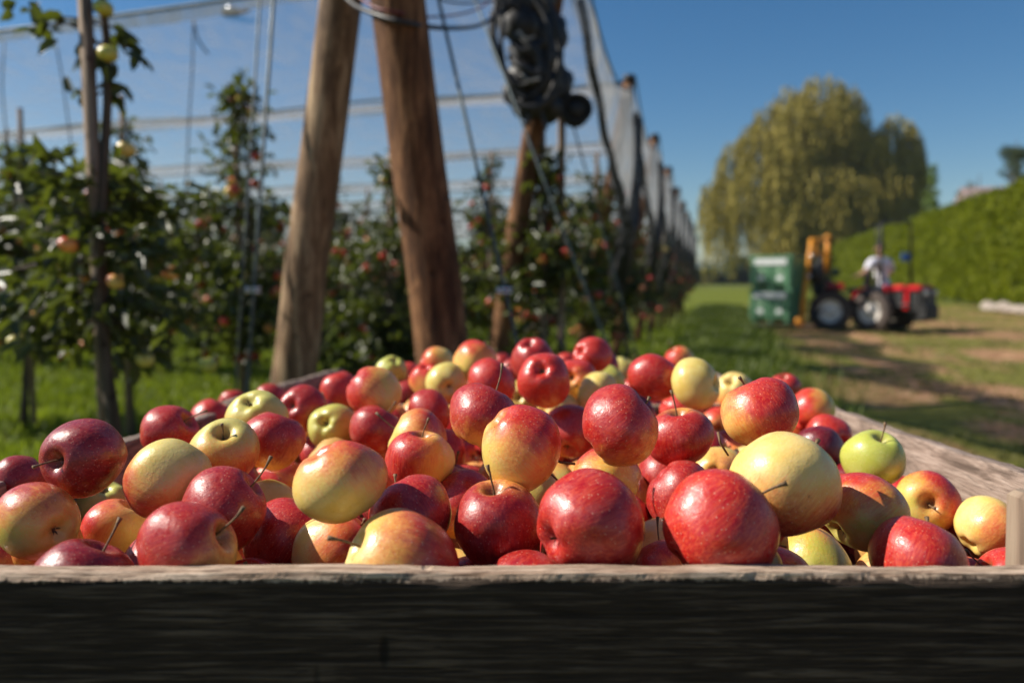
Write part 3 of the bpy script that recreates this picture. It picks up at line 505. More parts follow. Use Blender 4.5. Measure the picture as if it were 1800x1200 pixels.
# ---------------------------------------------------------------- the two bins and the trailer
BF = Matrix.Translation((0, .574, CAMZ - .209)) @ Matrix.Rotation(-math.atan(.0407), 4, 'X') @ Matrix.Rotation(R(.5), 4, 'Z')
def board(L, Hh, T, axis, seed, rough=.0022, chip=.004, seg=260, lowtop=0.0):
    """one plank, length along X (axis 0) or Y (axis 1), top edge at z=0, hanging down, worn along its edges"""
    rr = np.random.RandomState(seed); s = np.linspace(-L / 2, L / 2, seg + 1)
    def nz(f, a):
        o = np.zeros(seg + 1)
        for k in range(5): o += np.interp(np.linspace(0, 1, seg + 1), np.linspace(0, 1, int(f * 2 ** k) + 2), rr.normal(size=int(f * 2 ** k) + 2)) * a / 1.6 ** k
        return o
    bowz = nz(2, rough * .6); e1 = np.abs(nz(7, chip * .55)); e2 = np.abs(nz(7, chip * .4)); d1 = np.abs(nz(9, chip * .5)) + .0012; d2 = np.abs(nz(9, chip * .4)) + .001
    top = bowz + nz(12, rough * .25)
    rings = []
    h = T / 2
    for i in range(seg + 1):
        z = top[i]
        pr = [(-h, -Hh), (-h, -Hh * .5), (-h, z - .010), (-h + .0003, z - .003 - d1[i]), (-h + .001 + e1[i], z - .0006), (-h * .3, z), (h * .35, z - .0004), (h - .001 - e2[i], z - .0008), (h, z - .0025 - d2[i]), (h, -Hh * .5), (h, -Hh)]
        rings.append([(s[i], a, b) if axis == 0 else (a, s[i], b) for a, b in pr])
    n = len(rings[0]); V = [p for r_ in rings for p in r_]; F = []
    for i in range(seg):
        for k in range(n):
            k2 = (k + 1) % n; F.append((i * n + k, i * n + k2, (i + 1) * n + k2, (i + 1) * n + k) if axis == 1 else (i * n + k, (i + 1) * n + k, (i + 1) * n + k2, i * n + k2))
    me = bpy.data.meshes.new('board'); me.from_pydata(V + [], [], F + [tuple(range(n)), tuple(seg * n + k for k in range(n - 1, -1, -1))])
    me.update(); return me

def make_bin(y0, label, seed):
    root = empty('wooden_apple_bin'); root.matrix_world = BF @ Matrix.Translation((0, y0 + .5, -.64))
    tag(root, label, 'wooden bin', 'wooden bins of apples standing on the trailer')
    def part(name, me, m, loc, parent=root, smooth=False):
        return link(name, me, m, parent, smooth, loc)
    h = [.165, .20, .19]; z = 0
    for k in range(3):
        zz = .64 + z; gap = .012
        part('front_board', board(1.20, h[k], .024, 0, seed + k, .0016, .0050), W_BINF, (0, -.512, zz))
        part('back_board', board(1.20, h[k], .022, 0, seed + 10 + k), W_BIN, (.022, .514, zz - (.03 if k == 0 else 0)))
        part('side_board', board(1.0, h[k], .024, 1, seed + 20 + k, .003, .005), W_BINY, (.588 + .022, 0, zz)).rotation_euler.z = R(-2.5)
        part('side_board', board(1.0, h[k], .024, 1, seed + 30 + k, .003, .005), W_BINY, (-.588 + .022, 0, zz)).rotation_euler.z = R(-2.5)
        z -= h[k] + gap
    for sx in (-1, 1):
        for sy in (-1, 1):
            b = MB(); b.box((0, 0, -.29), (.05, .05, .56), bev=.004); b.build('corner_post', W_STAKE, root, loc=(sx * .548 + (.040 if sy > 0 else 0), sy * .474, .62))
            for k in range(3):
                b = MB(); b.lathe([(.0045, 0), (.0045, .002), (.001, .0028)], Matrix.Rotation(R(90), 4, 'X'), 8)
                b.build('nail', M_CLAMP, root, loc=(sx * .55 + .006 * k, sy * (.5245 if sy < 0 else .5255), .58 - .19 * k))
    b = MB()
    b.box((0, 0, 0), (1.16, .97, .02)); b.build('floor_board', W_BIN, root, loc=(0, 0, .045))
    for yy in (-.42, 0, .42):
        b = MB(); b.box((0, 0, 0), (1.16, .09, .034), bev=.003); b.build('skid', W_STAKE, root, loc=(0, yy, .0175))
    return root
bin1 = make_bin(0.0, 'weathered grey wooden bin with a dark front board, brimming with apples in the foreground', 3)
bin2 = make_bin(1.03, 'second weathered wooden bin of apples, standing right behind the foreground bin', 70)
b = MB(); b.box((0, 0, 0), (.082, .040, .13), bev=.004)
bt = b.build('batten', W_STAKE, bin1, loc=(.434, -.4745, .64 - .02)); tag(bt, 'upright batten rising above the front board at the right')
b = MB(); b.box((0, 0, 0), (.006, .07, .05), bev=.001)  # thin black plate added to stand for the shaded gap between the bins
br = b.build('gap_plate', M_BLACK, bin1, loc=(.612, .462, .607)); tag(br, 'small black plate for the dark bin gap at the far end of the right side board')

tr = empty('bin_trailer'); tr.matrix_world = BF @ Matrix.Translation((0, 1.0, -.64)); tag(tr, 'low flat trailer carrying the two wooden apple bins', 'trailer')
b = MB(); b.box((0, 0, -.035), (1.3, 2.25, .05), bev=.005); b.build('deck', W_STAKE, tr)
b = MB()
for sx in (-.5, .5): b.box((sx, 0, -.105), (.06, 2.2, .08), bev=.005)
b.tube([(-.6, 0, -.19), (.6, 0, -.19)], .025); b.box((.5, 0, -.16), (.05, .05, .08)); b.box((-.5, 0, -.16), (.05, .05, .08))
b.build('chassis', M_BLACK, tr)
for sx in (-.64, .64):
    b = MB(); Mx = Matrix.Translation((sx, 0, -.19)) @ Matrix.Rotation(R(90), 4, 'Y')
    b.lathe([(.10, -.06), (.165, -.06), (.185, -.04), (.19, 0), (.185, .04), (.165, .06), (.10, .06)], Mx, 28); wl = b.build('wheel', M_BLACK, tr, True)
    b = MB(); b.lathe([(.03, -.045), (.10, -.05), (.10, .05), (.03, .045)], Mx, 24); b.build('rim', M_CLAMP, wl, True)

# ---------------------------------------------------------------- apples
def apple_mesh(seed, b_=.88, wob=.04, nu=44, nv=40):
    rr = random.Random(seed); V = []; F = []
    sh = rr.uniform(-.11, .11); sh2 = rr.uniform(-.10, .10); tap = rr.uniform(.05, .13); ph0 = rr.uniform(0, 6.28); td = rr.uniform(.34, .42); bd = rr.uniform(.26, .36)
    a2 = rr.uniform(.0, .05); p2 = rr.uniform(0, 6.28); lump = rr.uniform(.0, .03); p3 = rr.uniform(0, 6.28)
    if seed == 4: sh, sh2, a2 = .03, -.02, .01
    for i in range(nv + 1):
        f = i / nv; t = math.pi * (f - .055 * math.sin(4 * math.pi * f))   # denser rings near the poles
        for k in range(nu):
            a = 2 * math.pi * k / nu
            rad = math.sin(t) ** .93 if math.sin(t) > 0 else 0
            rad *= 1 + tap * math.cos(t) * .6
            lowk = (1 - math.cos(t)) / 2
            rad *= 1 + wob * .5 * math.cos(5 * a + ph0) * (lowk ** 2 * .8 + .12) + a2 * math.cos(2 * a + p2) + lump * math.sin(3 * a + p3 + 2 * t)
            z = b_ * math.cos(t)
            z += .016 * math.cos(5 * a + ph0) * (math.exp(-((rad - .42) / .2) ** 2)) * (-1 if t > 1.57 else .35)
            if t < 1.57: z -= td * math.exp(-(rad / .24) ** 2)
            else: z += bd * math.exp(-(rad / .25) ** 2)
            x = rad * math.cos(a) + sh * z; y = rad * math.sin(a) + sh2 * z * .7
            z += .10 * sh * x * 3
            dl = 1 + .035 * math.sin(2.3 * x + p2) * math.cos(2.1 * y + p3) + .02 * math.sin(5 * z + 3 * x + p2); V.append((x * dl, y * dl, z))
    for i in range(nv):
        for k in range(nu):
            k2 = (k + 1) % nu; F.append((i * nu + k, (i + 1) * nu + k, (i + 1) * nu + k2, i * nu + k2))
    me = bpy.data.meshes.new('apple'); me.from_pydata(V, [], F); me.validate(); me.materials.append(MAT_APPLE)
    me.polygons.foreach_set('use_smooth', np.ones(len(me.polygons), bool)); me.update(); return me, b_ - td, -(b_ - bd)
AM = [apple_mesh(s, bb, wo) for s, bb, wo in ((1, .95, .05), (2, .99, .075), (3, .90, .04), (4, 1.0, .06), (5, .95, .085), (6, .88, .05), (7, .97, .10), (8, .92, .03), (9, 1.03, .07))]
def stem_mesh(seed, ln, bend):
    rr = random.Random(seed); b = MB(); a = rr.uniform(0, 6.28); pts = []; rad = []
    for i in range(9):
        f = i / 8; q = bend * f * f
        pts.append((math.cos(a) * q + rr.uniform(-.006, .006), math.sin(a) * q, ln * f)); rad.append(.030 - .008 * math.sin(f * 3.14) + (.022 * max(0, (f - .8) / .2)) + .012 * max(0, .2 - f) * 5)
    b.tube(pts, rad, 9); me = bpy.data.meshes.new('stem'); me.from_pydata(b.v, [], b.f); me.materials.append(MAT_STEM)
    me.polygons.foreach_set('use_smooth', np.ones(len(me.polygons), bool)); return me
SM = [stem_mesh(1, .95, .10), stem_mesh(2, 1.05, .22), stem_mesh(3, .80, .16), stem_mesh(4, .42, .1), stem_mesh(5, .5, .16)]
def calyx_mesh(seed):
    rr = random.Random(seed); b = MB()
    b.blob((0, 0, .02), (.07, .07, .045), 8, 5, seed, .2)
    for k in range(5):
        a = k * 1.2566 + rr.uniform(-.2, .2); c, s = math.cos(a), math.sin(a); o = rr.uniform(.09, .15); hgt_ = rr.uniform(.10, .17)
        def P(r_, t_, z_): return (c * r_ - s * t_, s * r_ + c * t_, -z_)
        b.add([P(.04, -.035, 0), P(.04, .035, 0), P(.09, .022, hgt_ * .6), P(.09, -.022, hgt_ * .6), P(o, 0, hgt_)], [(0, 1, 2, 3), (3, 2, 4)])
    me = bpy.data.meshes.new('blossom_end'); me.from_pydata(b.v, [], b.f); me.materials.append(MAT_SEPAL); return me
CM = [calyx_mesh(1), calyx_mesh(2)]
SX, SY, SZ = Vector((1, 0, 0)), Vector((0, SP, CP)), Vector((0, -CP, SP))
def s2w(v): return (SX * v[0] + SY * v[1] + SZ * v[2])
def place_apple(i, x, y, z, r, cov, dark, green, end, ax, bl, stem):
    rr = random.Random(i * 7 + 3); me, zs, zc = AM[3 if r > .0445 else rr.randrange(len(AM))]
    if ax == 0:
        a = Vector((rr.gauss(0, 1), rr.gauss(0, 1), rr.gauss(.2, .6))).normalized()
        if a.y < -.5: a.y = -a.y
    else:
        ax = tuple(ax)
        if end == '-' and abs(ax[2]) > .22: ax = (ax[0] + (.5 if abs(ax[0]) < .3 else 0), ax[1], math.copysign(.18, ax[2]) * math.hypot(ax[0], ax[1]))
        a = s2w(ax).normalized()
        if end == 'C': a = -a
    bw = s2w(bl).normalized()
    xx = (bw - a * bw.dot(a)); xx = xx.normalized() if xx.length > .05 else a.orthogonal().normalized()
    spin = Matrix.Rotation(rr.uniform(0, 6.28), 4, a); xx = spin @ xx
    M = Matrix((xx, a.cross(xx), a)).transposed().to_4x4()
    o = bpy.data.objects.new('apple', me); COL.objects.link(o)
    k = r * rr.uniform(.985, 1.02) / (1 + (x / y) ** 2) ** .42
    o.matrix_world = Matrix.Translation((x, y, z + CAMZ)) @ M @ Matrix.Scale(k, 4)
    lb = M.to_3x3().transposed() @ bw; o['blush'] = [lb.x, lb.y, lb.z]
    o.color = (cov, dark, green, 1)
    if stem or (end != 'C' and rr.random() < .8):
        s = bpy.data.objects.new('stem', SM[rr.randrange(3)] if (stem or rr.random() < .35) else SM[3 + rr.randrange(2)]); COL.objects.link(s); s.parent = o; s.location = (0, 0, zs - .02)
        s.rotation_euler = (rr.uniform(-.15, .15), rr.uniform(-.15, .15), rr.uniform(0, 6))
    c = bpy.data.objects.new('blossom_end', CM[rr.randrange(2)]); COL.objects.link(c); c.parent = o; c.location = (0, 0, zc - .0)
    return o

LM = {  # hand written landmarks: index in the list -> (full label, short name)
 (148, 803): ('big dark maroon apple at the far left with its stem hollow facing forward', 'big maroon apple'),
 (297, 843): ('yellow-topped red apple just right of the big maroon apple at left', 'yellow-topped apple at left'),
 (598, 845): ('big lopsided yellow apple with a faint red blush over its top', 'lopsided yellow apple'),
 (876, 921): ('crimson front apple with a long upright brown stem in a green hollow', 'long-stemmed front apple'),
 (1037, 924): ('big crimson front apple with its blossom end turned to the left', 'side-turned crimson front apple'),
 (1264, 927): ('biggest bright red apple, sitting in front of the huge cream apple', 'biggest bright red apple'),
 (1378, 852): ('huge pale cream-yellow apple with a red underside, brightest in the bin', 'huge cream apple'),
 (1535, 808): ('plain green apple beside the weathered right side board', 'plain green apple'),
 (957, 668): ('glossy red apple on top with its open blossom end facing the camera', 'glossy open-ended apple'),
 (1223, 675): ('pale yellow apple on the far right crest with its blossom end turned right', 'yellow apple on the crest'),
 (1334, 725): ('large red apple above the huge cream apple, flecked yellow at upper left', 'large red apple'),
 (914, 786): ('yellow and orange apple right in the middle of the heap', 'orange-yellow middle apple'),
 (1089, 748): ('large crimson apple on top of the heap, right of the middle', 'large crimson top apple'),
 (850, 733): ('crimson apple with a yellow base behind the yellow and orange middle apple', 'crimson yellow-based apple'),
 (687, 654): ('small green apple lying at the far crest with its hollow upward', 'small green crest apple'),
 (584, 750): ('yellow-green apple with its deep blossom hollow facing the camera', 'yellow-green hollow apple'),
 (835, 636): ('round peach and yellow apple on the far crest before the brown post', 'peach apple on far crest'),
 (1736, 927): ('pale apple with a pink patch beside the upright batten at far right', 'pink-patched apple'),
 (737, 811): ('small apple half red half yellow with an upright stem', 'half red half yellow apple'),
 (707, 998): ('peach-red apple at the front board with its stem pointing left', 'peach-red front apple'),
 (1629, 883): ('red apple with a yellow hollow and a knobby stem end, below the side board', 'yellow-hollowed apple'),
 (395, 795): ('red apple with a wide greenish stem hollow on top', 'green-hollowed apple'),
}
def pix(a): return 900 + FPX * a[0] / a[1], HZ - FPX * a[2] / a[1]
lms = []
for key, (full, short) in LM.items():
    best = min(range(len(APPLES)), key=lambda i: math.hypot(pix(APPLES[i])[0] - key[0], pix(APPLES[i])[1] - key[1]))
    lms.append((best, full, short))
lmi = {i: f for i, f, s in lms}
def colour(cov, dark, green):
    if green > .85: return 'green'
    if cov < .33: return 'pale yellow' if green < .4 else 'yellow-green'
    if cov < .72: return 'dull red and green' if green > .45 else 'red and yellow'
    return 'dark maroon' if dark > .6 else 'crimson' if dark > .32 else 'bright red'
DIRS = ['right of', 'up and right of', 'above', 'up and left of', 'left of', 'down and left of', 'below', 'down and right of']
used_l = {}
def auto_label(x, y, z, pre):
    px, py = pix((x, y, z)); best = min(lms, key=lambda q: math.hypot(pix(APPLES[q[0]])[0] - px, pix(APPLES[q[0]])[1] - py))
    bx, by = pix(APPLES[best[0]]); d = DIRS[int(round(math.degrees(math.atan2(by - py, px - bx)) / 45)) % 8]
    lab = '%s apple %s the %s' % (pre, d, best[2]); k = used_l.get(lab, 0); used_l[lab] = k + 1
    if k: lab = '%s apple %s %s the %s' % (pre, ['', 'farther', 'third out', 'fourth out', 'fifth out', 'sixth out', 'seventh out'][min(k, 6)], d, best[2])
    return lab
order = sorted(range(len(APPLES)), key=lambda i: APPLES[i][1])
for i in order:
    A_ = APPLES[i]; o = place_apple(i, *A_)
    pre = colour(A_[4], A_[5], A_[6])
    if A_[3] < .0360: pre = 'small ' + pre
    if A_[10]: pre += ' stemmed'
    lab = lmi.get(i) or auto_label(A_[0], A_[1], A_[2], pre)
    tag(o, lab, 'apple', 'apples heaped in the near bin' if A_[1] < 1.587 else 'apples heaped in the far bin')
for j in range(NV):
    x, y, z, r = FILL[j]; rr = random.Random(j + 900)
    cov = rr.choice([.95, .9, .7, .55, .95, .3]); dk = rr.uniform(.1, .7); gr = rr.uniform(0, .6)
    o = place_apple(500 + j, x, y, z, r, cov, dk, gr, '-', 0, (rr.uniform(-1, 1), rr.uniform(-1, 1), rr.uniform(-.3, .5)), 0)
    tag(o, auto_label(x, y, z, 'deep-lying ' + colour(cov, dk, gr)), 'apple', 'apples of the second layer')
# the layers below, of which the camera sees next to nothing
V = []; F = []; me0, _, _ = apple_mesh(9, .87, .03, 14, 10); v0 = np.array([v.co[:] for v in me0.vertices]); f0 = [tuple(p.vertices) for p in me0.polygons]
bpy.data.meshes.remove(me0)
for j in range(NV, len(FILL)):
    x, y, z, r = FILL[j]; Q = np.array(Matrix.Rotation(j * 2.4, 3, 'X') @ Matrix.Rotation(j * 1.7, 3, 'Y')); b_ = len(V)
    V += [tuple(p) for p in (v0 @ Q.T * r + np.array([x, y, z + CAMZ]))]; F += [tuple(b_ + q for q in f) for f in f0]
x = NM('deep_apple_skin', .4); rp = x.n('NewGeometry').outputs['Random Per Island']
x.col(x.ramp(rp, [(0, (.13, .004, .01)), (.4, (.50, .02, .02)), (.7, (.6, .12, .03)), (1, (.6, .42, .12))]))
me = bpy.data.meshes.new('deep_apples'); me.from_pydata(V, [], F)
tag(link('deep_apples', me, x.m), 'deeper layers of apples filling both wooden bins beneath the heap', 'apples', kind='stuff')
# twigs caught between the apples
for p in (((1010, 815), (965, 800), (985, 812), .75), ((1262, 760), (1280, 800), (1266, 778), .78), ((566, 690), (575, 712), (571, 700), 1.3)):
    b = MB(); a_, c_, m_, d_ = p
    b.tube([at(a_[0], a_[1], d_), at(m_[0], m_[1], d_ - .01), at(c_[0], c_[1], d_)], [.0015, .0012, .001], 6)
    tag(b.build('twig', MAT_STEM, None, True), 'thin brown twig caught between apples near the %s' % ('orange-yellow middle apple' if a_[0] == 1010 else 'huge cream apple' if a_[0] == 1262 else 'yellow-green hollow apple'), 'twig')

# ---------------------------------------------------------------- orchard rows
def E_(k): return Vector((.35 + .86 * k, 5.04 + 3.36 * k, 0))
RD = Vector((-.94, .317, 0))
RIDGE = 3.27
# fruit on the trees
def fruit_mesh():
    me, zs, zc = apple_mesh(21, .88, .03, 14, 10); return me
FRUIT = fruit_mesh()
TWIGM = BARK
def tree_meshes(seed, nl, height, rad, leafL, low=.75, sparse=0.0):
    rr = random.Random(seed); rg = np.random.RandomState(seed)
    tb = MB(); pts = []; 
    n = 9
    for i in range(n + 1):
        f = i / n; pts.append((.03 * math.sin(f * 5 + seed) + rr.uniform(-.01, .01), .03 * math.cos(f * 4 + seed), f * height))
    tb.tube(pts, [.028 - .02 * i / n + (.010 if i == 0 else 0) for i in range(n + 1)], 8)
    P = []; D = []; tips = []
    nb = int(46 * (1 - sparse * .5))
    for k in range(nb):
        f = rr.random() ** 1.45; z = low + (height - low - .05) * f
        env = rad * (.35 + .65 * math.sin(math.pi * min(1, .20 + .80 * (1 - f)) * .62)) * rr.uniform(.55, 1.15)
        if f > .52: env *= max(.22, 1 - (f - .52) * 2.2)
        a = rr.uniform(0, 6.283); st = Vector((0.03 * math.sin(z), .03 * math.cos(z), z)); dr = Vector((math.cos(a), math.sin(a), rr.uniform(-.15, .45)))
        en = st + dr * env; mid = (st + en) / 2 + Vector((0, 0, .06 * env)); en.z -= .10 * env * rr.random()
        tb.tube([st, mid, en], [.009, .006, .003], 5); tips.append((st, mid, en))
    # clusters of leaves along the limbs
    pos = []; dr = []
    per0 = nl // nb
    for st, mid, en in tips:
        per = int(per0 * (1.15 if st.z < 1.55 else .85 if st.z < 1.9 else .35)) + 2
        t = rg.uniform(.15, 1.06, per)[:, None]; q = (1 - t) ** 2 * np.array(st) + 2 * t * (1 - t) * np.array(mid) + t ** 2 * np.array(en)
        q = q + rg.normal(size=(per, 3)) * np.array([.055, .055, .06]); pos.append(q)
        o = q - np.array([0, 0, 0]) ; o[:, 2] = 0; o = o / (np.linalg.norm(o, axis=1)[:, None] + 1e-6)
        dd = o * .6 + rg.normal(size=(per, 3)) * .7 + np.array([0, 0, -.15]); dr.append(dd)
    pos = np.concatenate(pos); dr = np.concatenate(dr); nn = rg.normal(size=pos.shape) * .6 + np.array([0, 0, 1])
    V, F = leaves_arr(pos, dr, nn, rg.uniform(.7, 1.2, len(pos)) * leafL, rg.uniform(.5, .62, len(pos)) * leafL)
    crown = mesh_arr('crown', V, F)
    tm = bpy.data.meshes.new('trunk'); tm.from_pydata(tb.v, [], tb.f); tm.polygons.foreach_set('use_smooth', np.ones(len(tm.polygons), bool)); tm.materials.append(BARK)
    fr = []
    for k in range(64):
        st, mid, en = rr.choice(tips); t = rr.uniform(.4, 1.05); q = st.lerp(en, t)
        fr.append((q.x + rr.uniform(-.04, .04), q.y + rr.uniform(-.04, .04), q.z - rr.uniform(.03, .12)))
    return tm, crown, fr
def stake_mesh(h, r_=.024):
    b = MB(); b.tube([(0, 0, -.05), (0, 0, h * .5), (0.01, 0, h)], [r_, r_ * .95, r_ * .85], 10)
    me = bpy.data.meshes.new('stake'); me.from_pydata(b.v, [], b.f); me.materials.append(W_STAKE); me.polygons.foreach_set('use_smooth', np.ones(len(me.polygons), bool)); return me
NEARV = [tree_meshes(100 + i, 2500, 2.45 + .1 * (i % 3), .60, .082) for i in range(4)]
FARV = [tree_meshes(200 + i, 900, 2.45 + .12 * (i % 3), .56, .095) for i in range(4)]
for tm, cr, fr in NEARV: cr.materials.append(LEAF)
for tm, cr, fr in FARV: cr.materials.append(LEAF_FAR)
STK = stake_mesh(2.62)
def joined_fruit(fr, seed):
    v0 = np.array([v.co[:] for v in FRUIT.vertices]); f0 = np.array([tuple(p.vertices) for p in FRUIT.polygons if len(p.vertices) == 4]); V = []; F = []
    for i, p in enumerate(fr):
        Q = np.array(Matrix.Rotation(i * 1.3, 3, 'X') @ Matrix.Rotation(i * 2.1, 3, 'Z')); F.append(f0 + len(v0) * i); V.append(v0 @ Q.T * .040 + np.array(p))
    me = mesh_arr('fruit', np.concatenate(V), np.concatenate(F)); return me
FM = NM('hanging_fruit_skin', .33); rp = FM.n('NewGeometry').outputs['Random Per Island']
FM.col(FM.ramp(FM.math('ADD', rp, FM.math('MULTIPLY', FM.math('SUBTRACT', FM.noise(FM.obj(), 14, 3), .5), .5)), [(0, (.20, .010, .014)), (.35, (.62, .06, .045)), (.7, (.75, .24, .13)), (1, (.65, .50, .18))]))
FJ = [joined_fruit(fr[:60], i) for i, (tm, cr, fr) in enumerate(FARV)]
for m_ in FJ: m_.materials.append(FM.m); m_.polygons.foreach_set('use_smooth', np.ones(len(m_.polygons), bool))
def tree(pos, variant, near, label, group, rz, scale=1.0, stake=True, nfruit=42):
    tm, cr, fr = (NEARV if near else FARV)[variant]
    root = empty('apple_tree', pos, rz); root.scale = (scale,) * 3
    tag(root, label, 'apple tree', group)
    for nm, me in (('trunk', tm), ('crown', cr)):
        o = bpy.data.objects.new(nm, me); COL.objects.link(o); o.parent = root
    if stake:
        o = bpy.data.objects.new('stake', STK); COL.objects.link(o); o.parent = root; o.location = (.06, -.05, 0); o.rotation_euler = (random.uniform(-.02, .02), random.uniform(-.02, .02), 0)
    if near:
        for k in range(nfruit):
            o = bpy.data.objects.new('fruit', FRUIT); COL.objects.link(o); o.parent = root; o.location = fr[k]; rr = random.Random(k + variant * 50)
            o.scale = (rr.uniform(.032, .040),) * 3; o.rotation_euler = (rr.uniform(0, .6), rr.uniform(0, .6), rr.uniform(0, 6)); o['blush'] = [rr.uniform(-1, 1), rr.uniform(-1, 1), .3]
            o.color = (rr.choice([.95, .85, .75, .65, .4]), rr.uniform(0, .4), rr.uniform(.1, .5), 1)
    else:
        o = bpy.data.objects.new('fruit', FJ[variant]); COL.objects.link(o); o.parent = root; o['kind'] = 'stuff'
    return root
# nearest tree: tall leader up the left of the picture, long sparse top
def near_leader():
    p = at(186, 700, 2.85); base = Vector((p.x, p.y, 0)); root = empty('apple_tree', base)
    tag(root, 'nearest apple tree, its tall stake crossing the sky with a leafy tuft on top', 'apple tree')
    top = at(146, -60, 2.85) - base
    b = MB(); b.tube([(0, 0, -.05), top * .5 + Vector((.004, 0, 0)), top], [.030, .026, .023], 12); b.build('stake', W_STAKE, root, True)
    b = MB(); pts = []
    for i in range(11):
        f = i / 10; pts.append(top * f + Vector((.035 + .02 * math.sin(f * 9), .03 * math.cos(f * 7), 0)))
    b.tube(pts, [.03 - .018 * i / 10 for i in range(11)], 9)
    rr = random.Random(5); rg = np.random.RandomState(5); P = []; D = []
    segs = []
    # top tuft, from the photograph: sprays to the left and right near the upper edge
    for (x0, y0, x1, y1) in ((150, 35, 60, 40), (150, 45, 70, 50), (155, 60, 45, 15), (160, 40, 235, 70), (165, 75, 250, 95), (165, 20, 215, -20), (150, 10, 110, -30), (160, 60, 190, 120), (155, 50, 140, 110), (165, 170, 205, 165), (160, 175, 140, 160)):
        a = at(x0, y0, 2.86) - base; c = at(x1, y1, 2.86 + rr.uniform(-.08, .12)) - base; segs.append((a, c)); b.tube([a, (a + c) / 2 + Vector((0, 0, .015)), c], [.005, .004, .002], 5)
    for (x0, y0, x1, y1) in ((175, 330, 60, 300), (180, 380, 60, 420), (180, 430, 290, 430), (180, 300, 240, 330), (185, 480, 70, 520), (185, 520, 300, 560), (182, 360, 280, 380), (185, 560, 90, 610), (180, 450, 20, 470), (185, 500, 40, 580), (183, 540, 250, 620), (180, 400, 110, 350)):
        for q in range(2):
            a = at(x0, y0 + 12 * q, 2.88) - base; c = at(x1 + rr.uniform(-20, 20), y1 + rr.uniform(-20, 20), 2.88 + rr.uniform(-.25, .35)) - base; segs.append((a, c)); b.tube([a, (a + c) / 2 + Vector((0, 0, .02)), c], [.007, .005, .002], 5)
    for j, (a, c) in enumerate(segs):
        n = 7 if j < 11 else 34
        t = rg.uniform(.35 if j < 11 else .15, 1.05, n)[:, None]; q = np.array(a) * (1 - t) + np.array(c) * t + rg.normal(size=(n, 3)) * (.015 if j < 11 else .045)
        dd = (np.array(c - a) / max(.01, (c - a).length)) * .8 + rg.normal(size=(n, 3)) * .5 + np.array([0, 0, -.25]); P.append(q); D.append(dd)
    P = np.concatenate(P); D = np.concatenate(D); n = len(P)
    V, F = leaves_arr(P, D, rg.normal(size=(n, 3)) * .6 + np.array([0, -.3, .8]), rg.uniform(.06, .095, n), rg.uniform(.032, .05, n))
    b.build('trunk', BARK, root, True); link('crown', mesh_arr('crown', V, F), LEAF, root)
    for k, (x_, y_, d_) in enumerate(((190, 95, 2.8), (182, 15, 2.85), (222, 262, 2.95), (366, 642, 2.95), (255, 632, 2.9), (120, 430, 2.7), (205, 495, 2.8), (60, 560, 3.0), (300, 480, 3.0), (30, 600, 2.9))):
        o = bpy.data.objects.new('fruit', FRUIT); COL.objects.link(o); o.parent = root; o.location = at(x_, y_, d_) - base; o.scale = (.033,) * 3
        o['blush'] = [-.5, .5, .3]; o.color = ((.45, .4, .3, .0, .3, .8, .6, .5, .7, .3)[k], .3, (.9, .9, .3, .95, .6, .2, .3, .4, .2, .6)[k], 1)
near_leader()
ts = [.2, 1.3, 2.42, 3.5, 4.65, 5.2]
labs = ['front-row apple tree right of the thick reddish leaning post, behind the heap', 'front-row apple tree hidden behind the thick reddish leaning post',
        'tall narrow front-row apple tree with red apples up its stem, behind the thin guy wires', 'front-row apple tree between the nearest stake and the guy wires',
        'dense front-row apple tree left of the nearest stake', 'outermost front-row apple tree cut by the left edge of the photo']
for i, t in enumerate(ts):
    p = E_(0) + RD * t; tree(p, i % 4, True, labs[i], 'apple trees of the front row', 1.7 * i, (.88, .80, 1.0, 1.0, 1.0, 1.0)[i])
rowname = ['', 'second', 'third', 'fourth', 'fifth', 'sixth', 'seventh', 'eighth', 'ninth']
for k in range(1, 9):
    t = .35; j = 0
    while True:
        p = E_(k) + RD * t
        if p.x / p.y < -.70: break
        rr = random.Random(k * 50 + j)
        ordn = ['', 'second', 'third', 'fourth', 'fifth', 'sixth', 'seventh', 'eighth', 'ninth', 'tenth', 'eleventh', 'twelfth', 'thirteenth']
        if j == 0: lb = 'apple tree at the open right-hand end of the %s row, beside its end post' % rowname[k]
        elif k <= 3 and j < 13: lb = 'staked apple tree, %s from the end post of the %s row back' % (ordn[j], rowname[k])
        elif j < 4: lb = 'distant apple tree, %s from the open end of the %s row back' % (ordn[j], rowname[k])
        else: lb = 'staked apple tree farther left in the %s row back, mostly hidden by nearer rows' % rowname[k]
        tree(p, rr.randrange(4), k == 1 and j < 7, lb,
             'apple trees of the %s row' % rowname[k], rr.uniform(0, 6), rr.uniform(.92, 1.08), nfruit=44)
        t += 1.1 + rr.uniform(-.1, .1); j += 1

# end posts
def post(name, p0, p1, r0, r1, m, label, group=None, seg=10, sides=20):
    base = Vector(p0); root = MB(); v = Vector(p1) - base; rr = random.Random(int(p1[0] * 100)); pts = []; rad = []
    for i in range(seg + 1):
        f = i / seg; pts.append(v * f + Vector((rr.uniform(-1, 1), rr.uniform(-1, 1), 0)) * .004); rad.append((r0 + (r1 - r0) * f) * rr.uniform(.985, 1.015))
    pts[0] = v * -.03
    root.tube(pts, rad, sides); o = root.build(name, m, None, True); o.location = base; tag(o, label, 'post', group); return o
def ground_at(a, b, d):  # follow the line through two picture points down to the ground and up to the ridge
    A1, B1 = at(*a, d), at(*b, d); u = (B1 - A1); k0 = -A1.z / u.z; k1 = (RIDGE - A1.z) / u.z; return A1 + u * k0, A1 + u * k1
g0, g1 = ground_at((512, 690), (598, 0), 3.25); post('wooden_post', g0, g1, .092, .080, W_POSTT, 'tan leaning post, the left leg of the A-frame with a sunlit left edge', 'legs of the near A-frame')
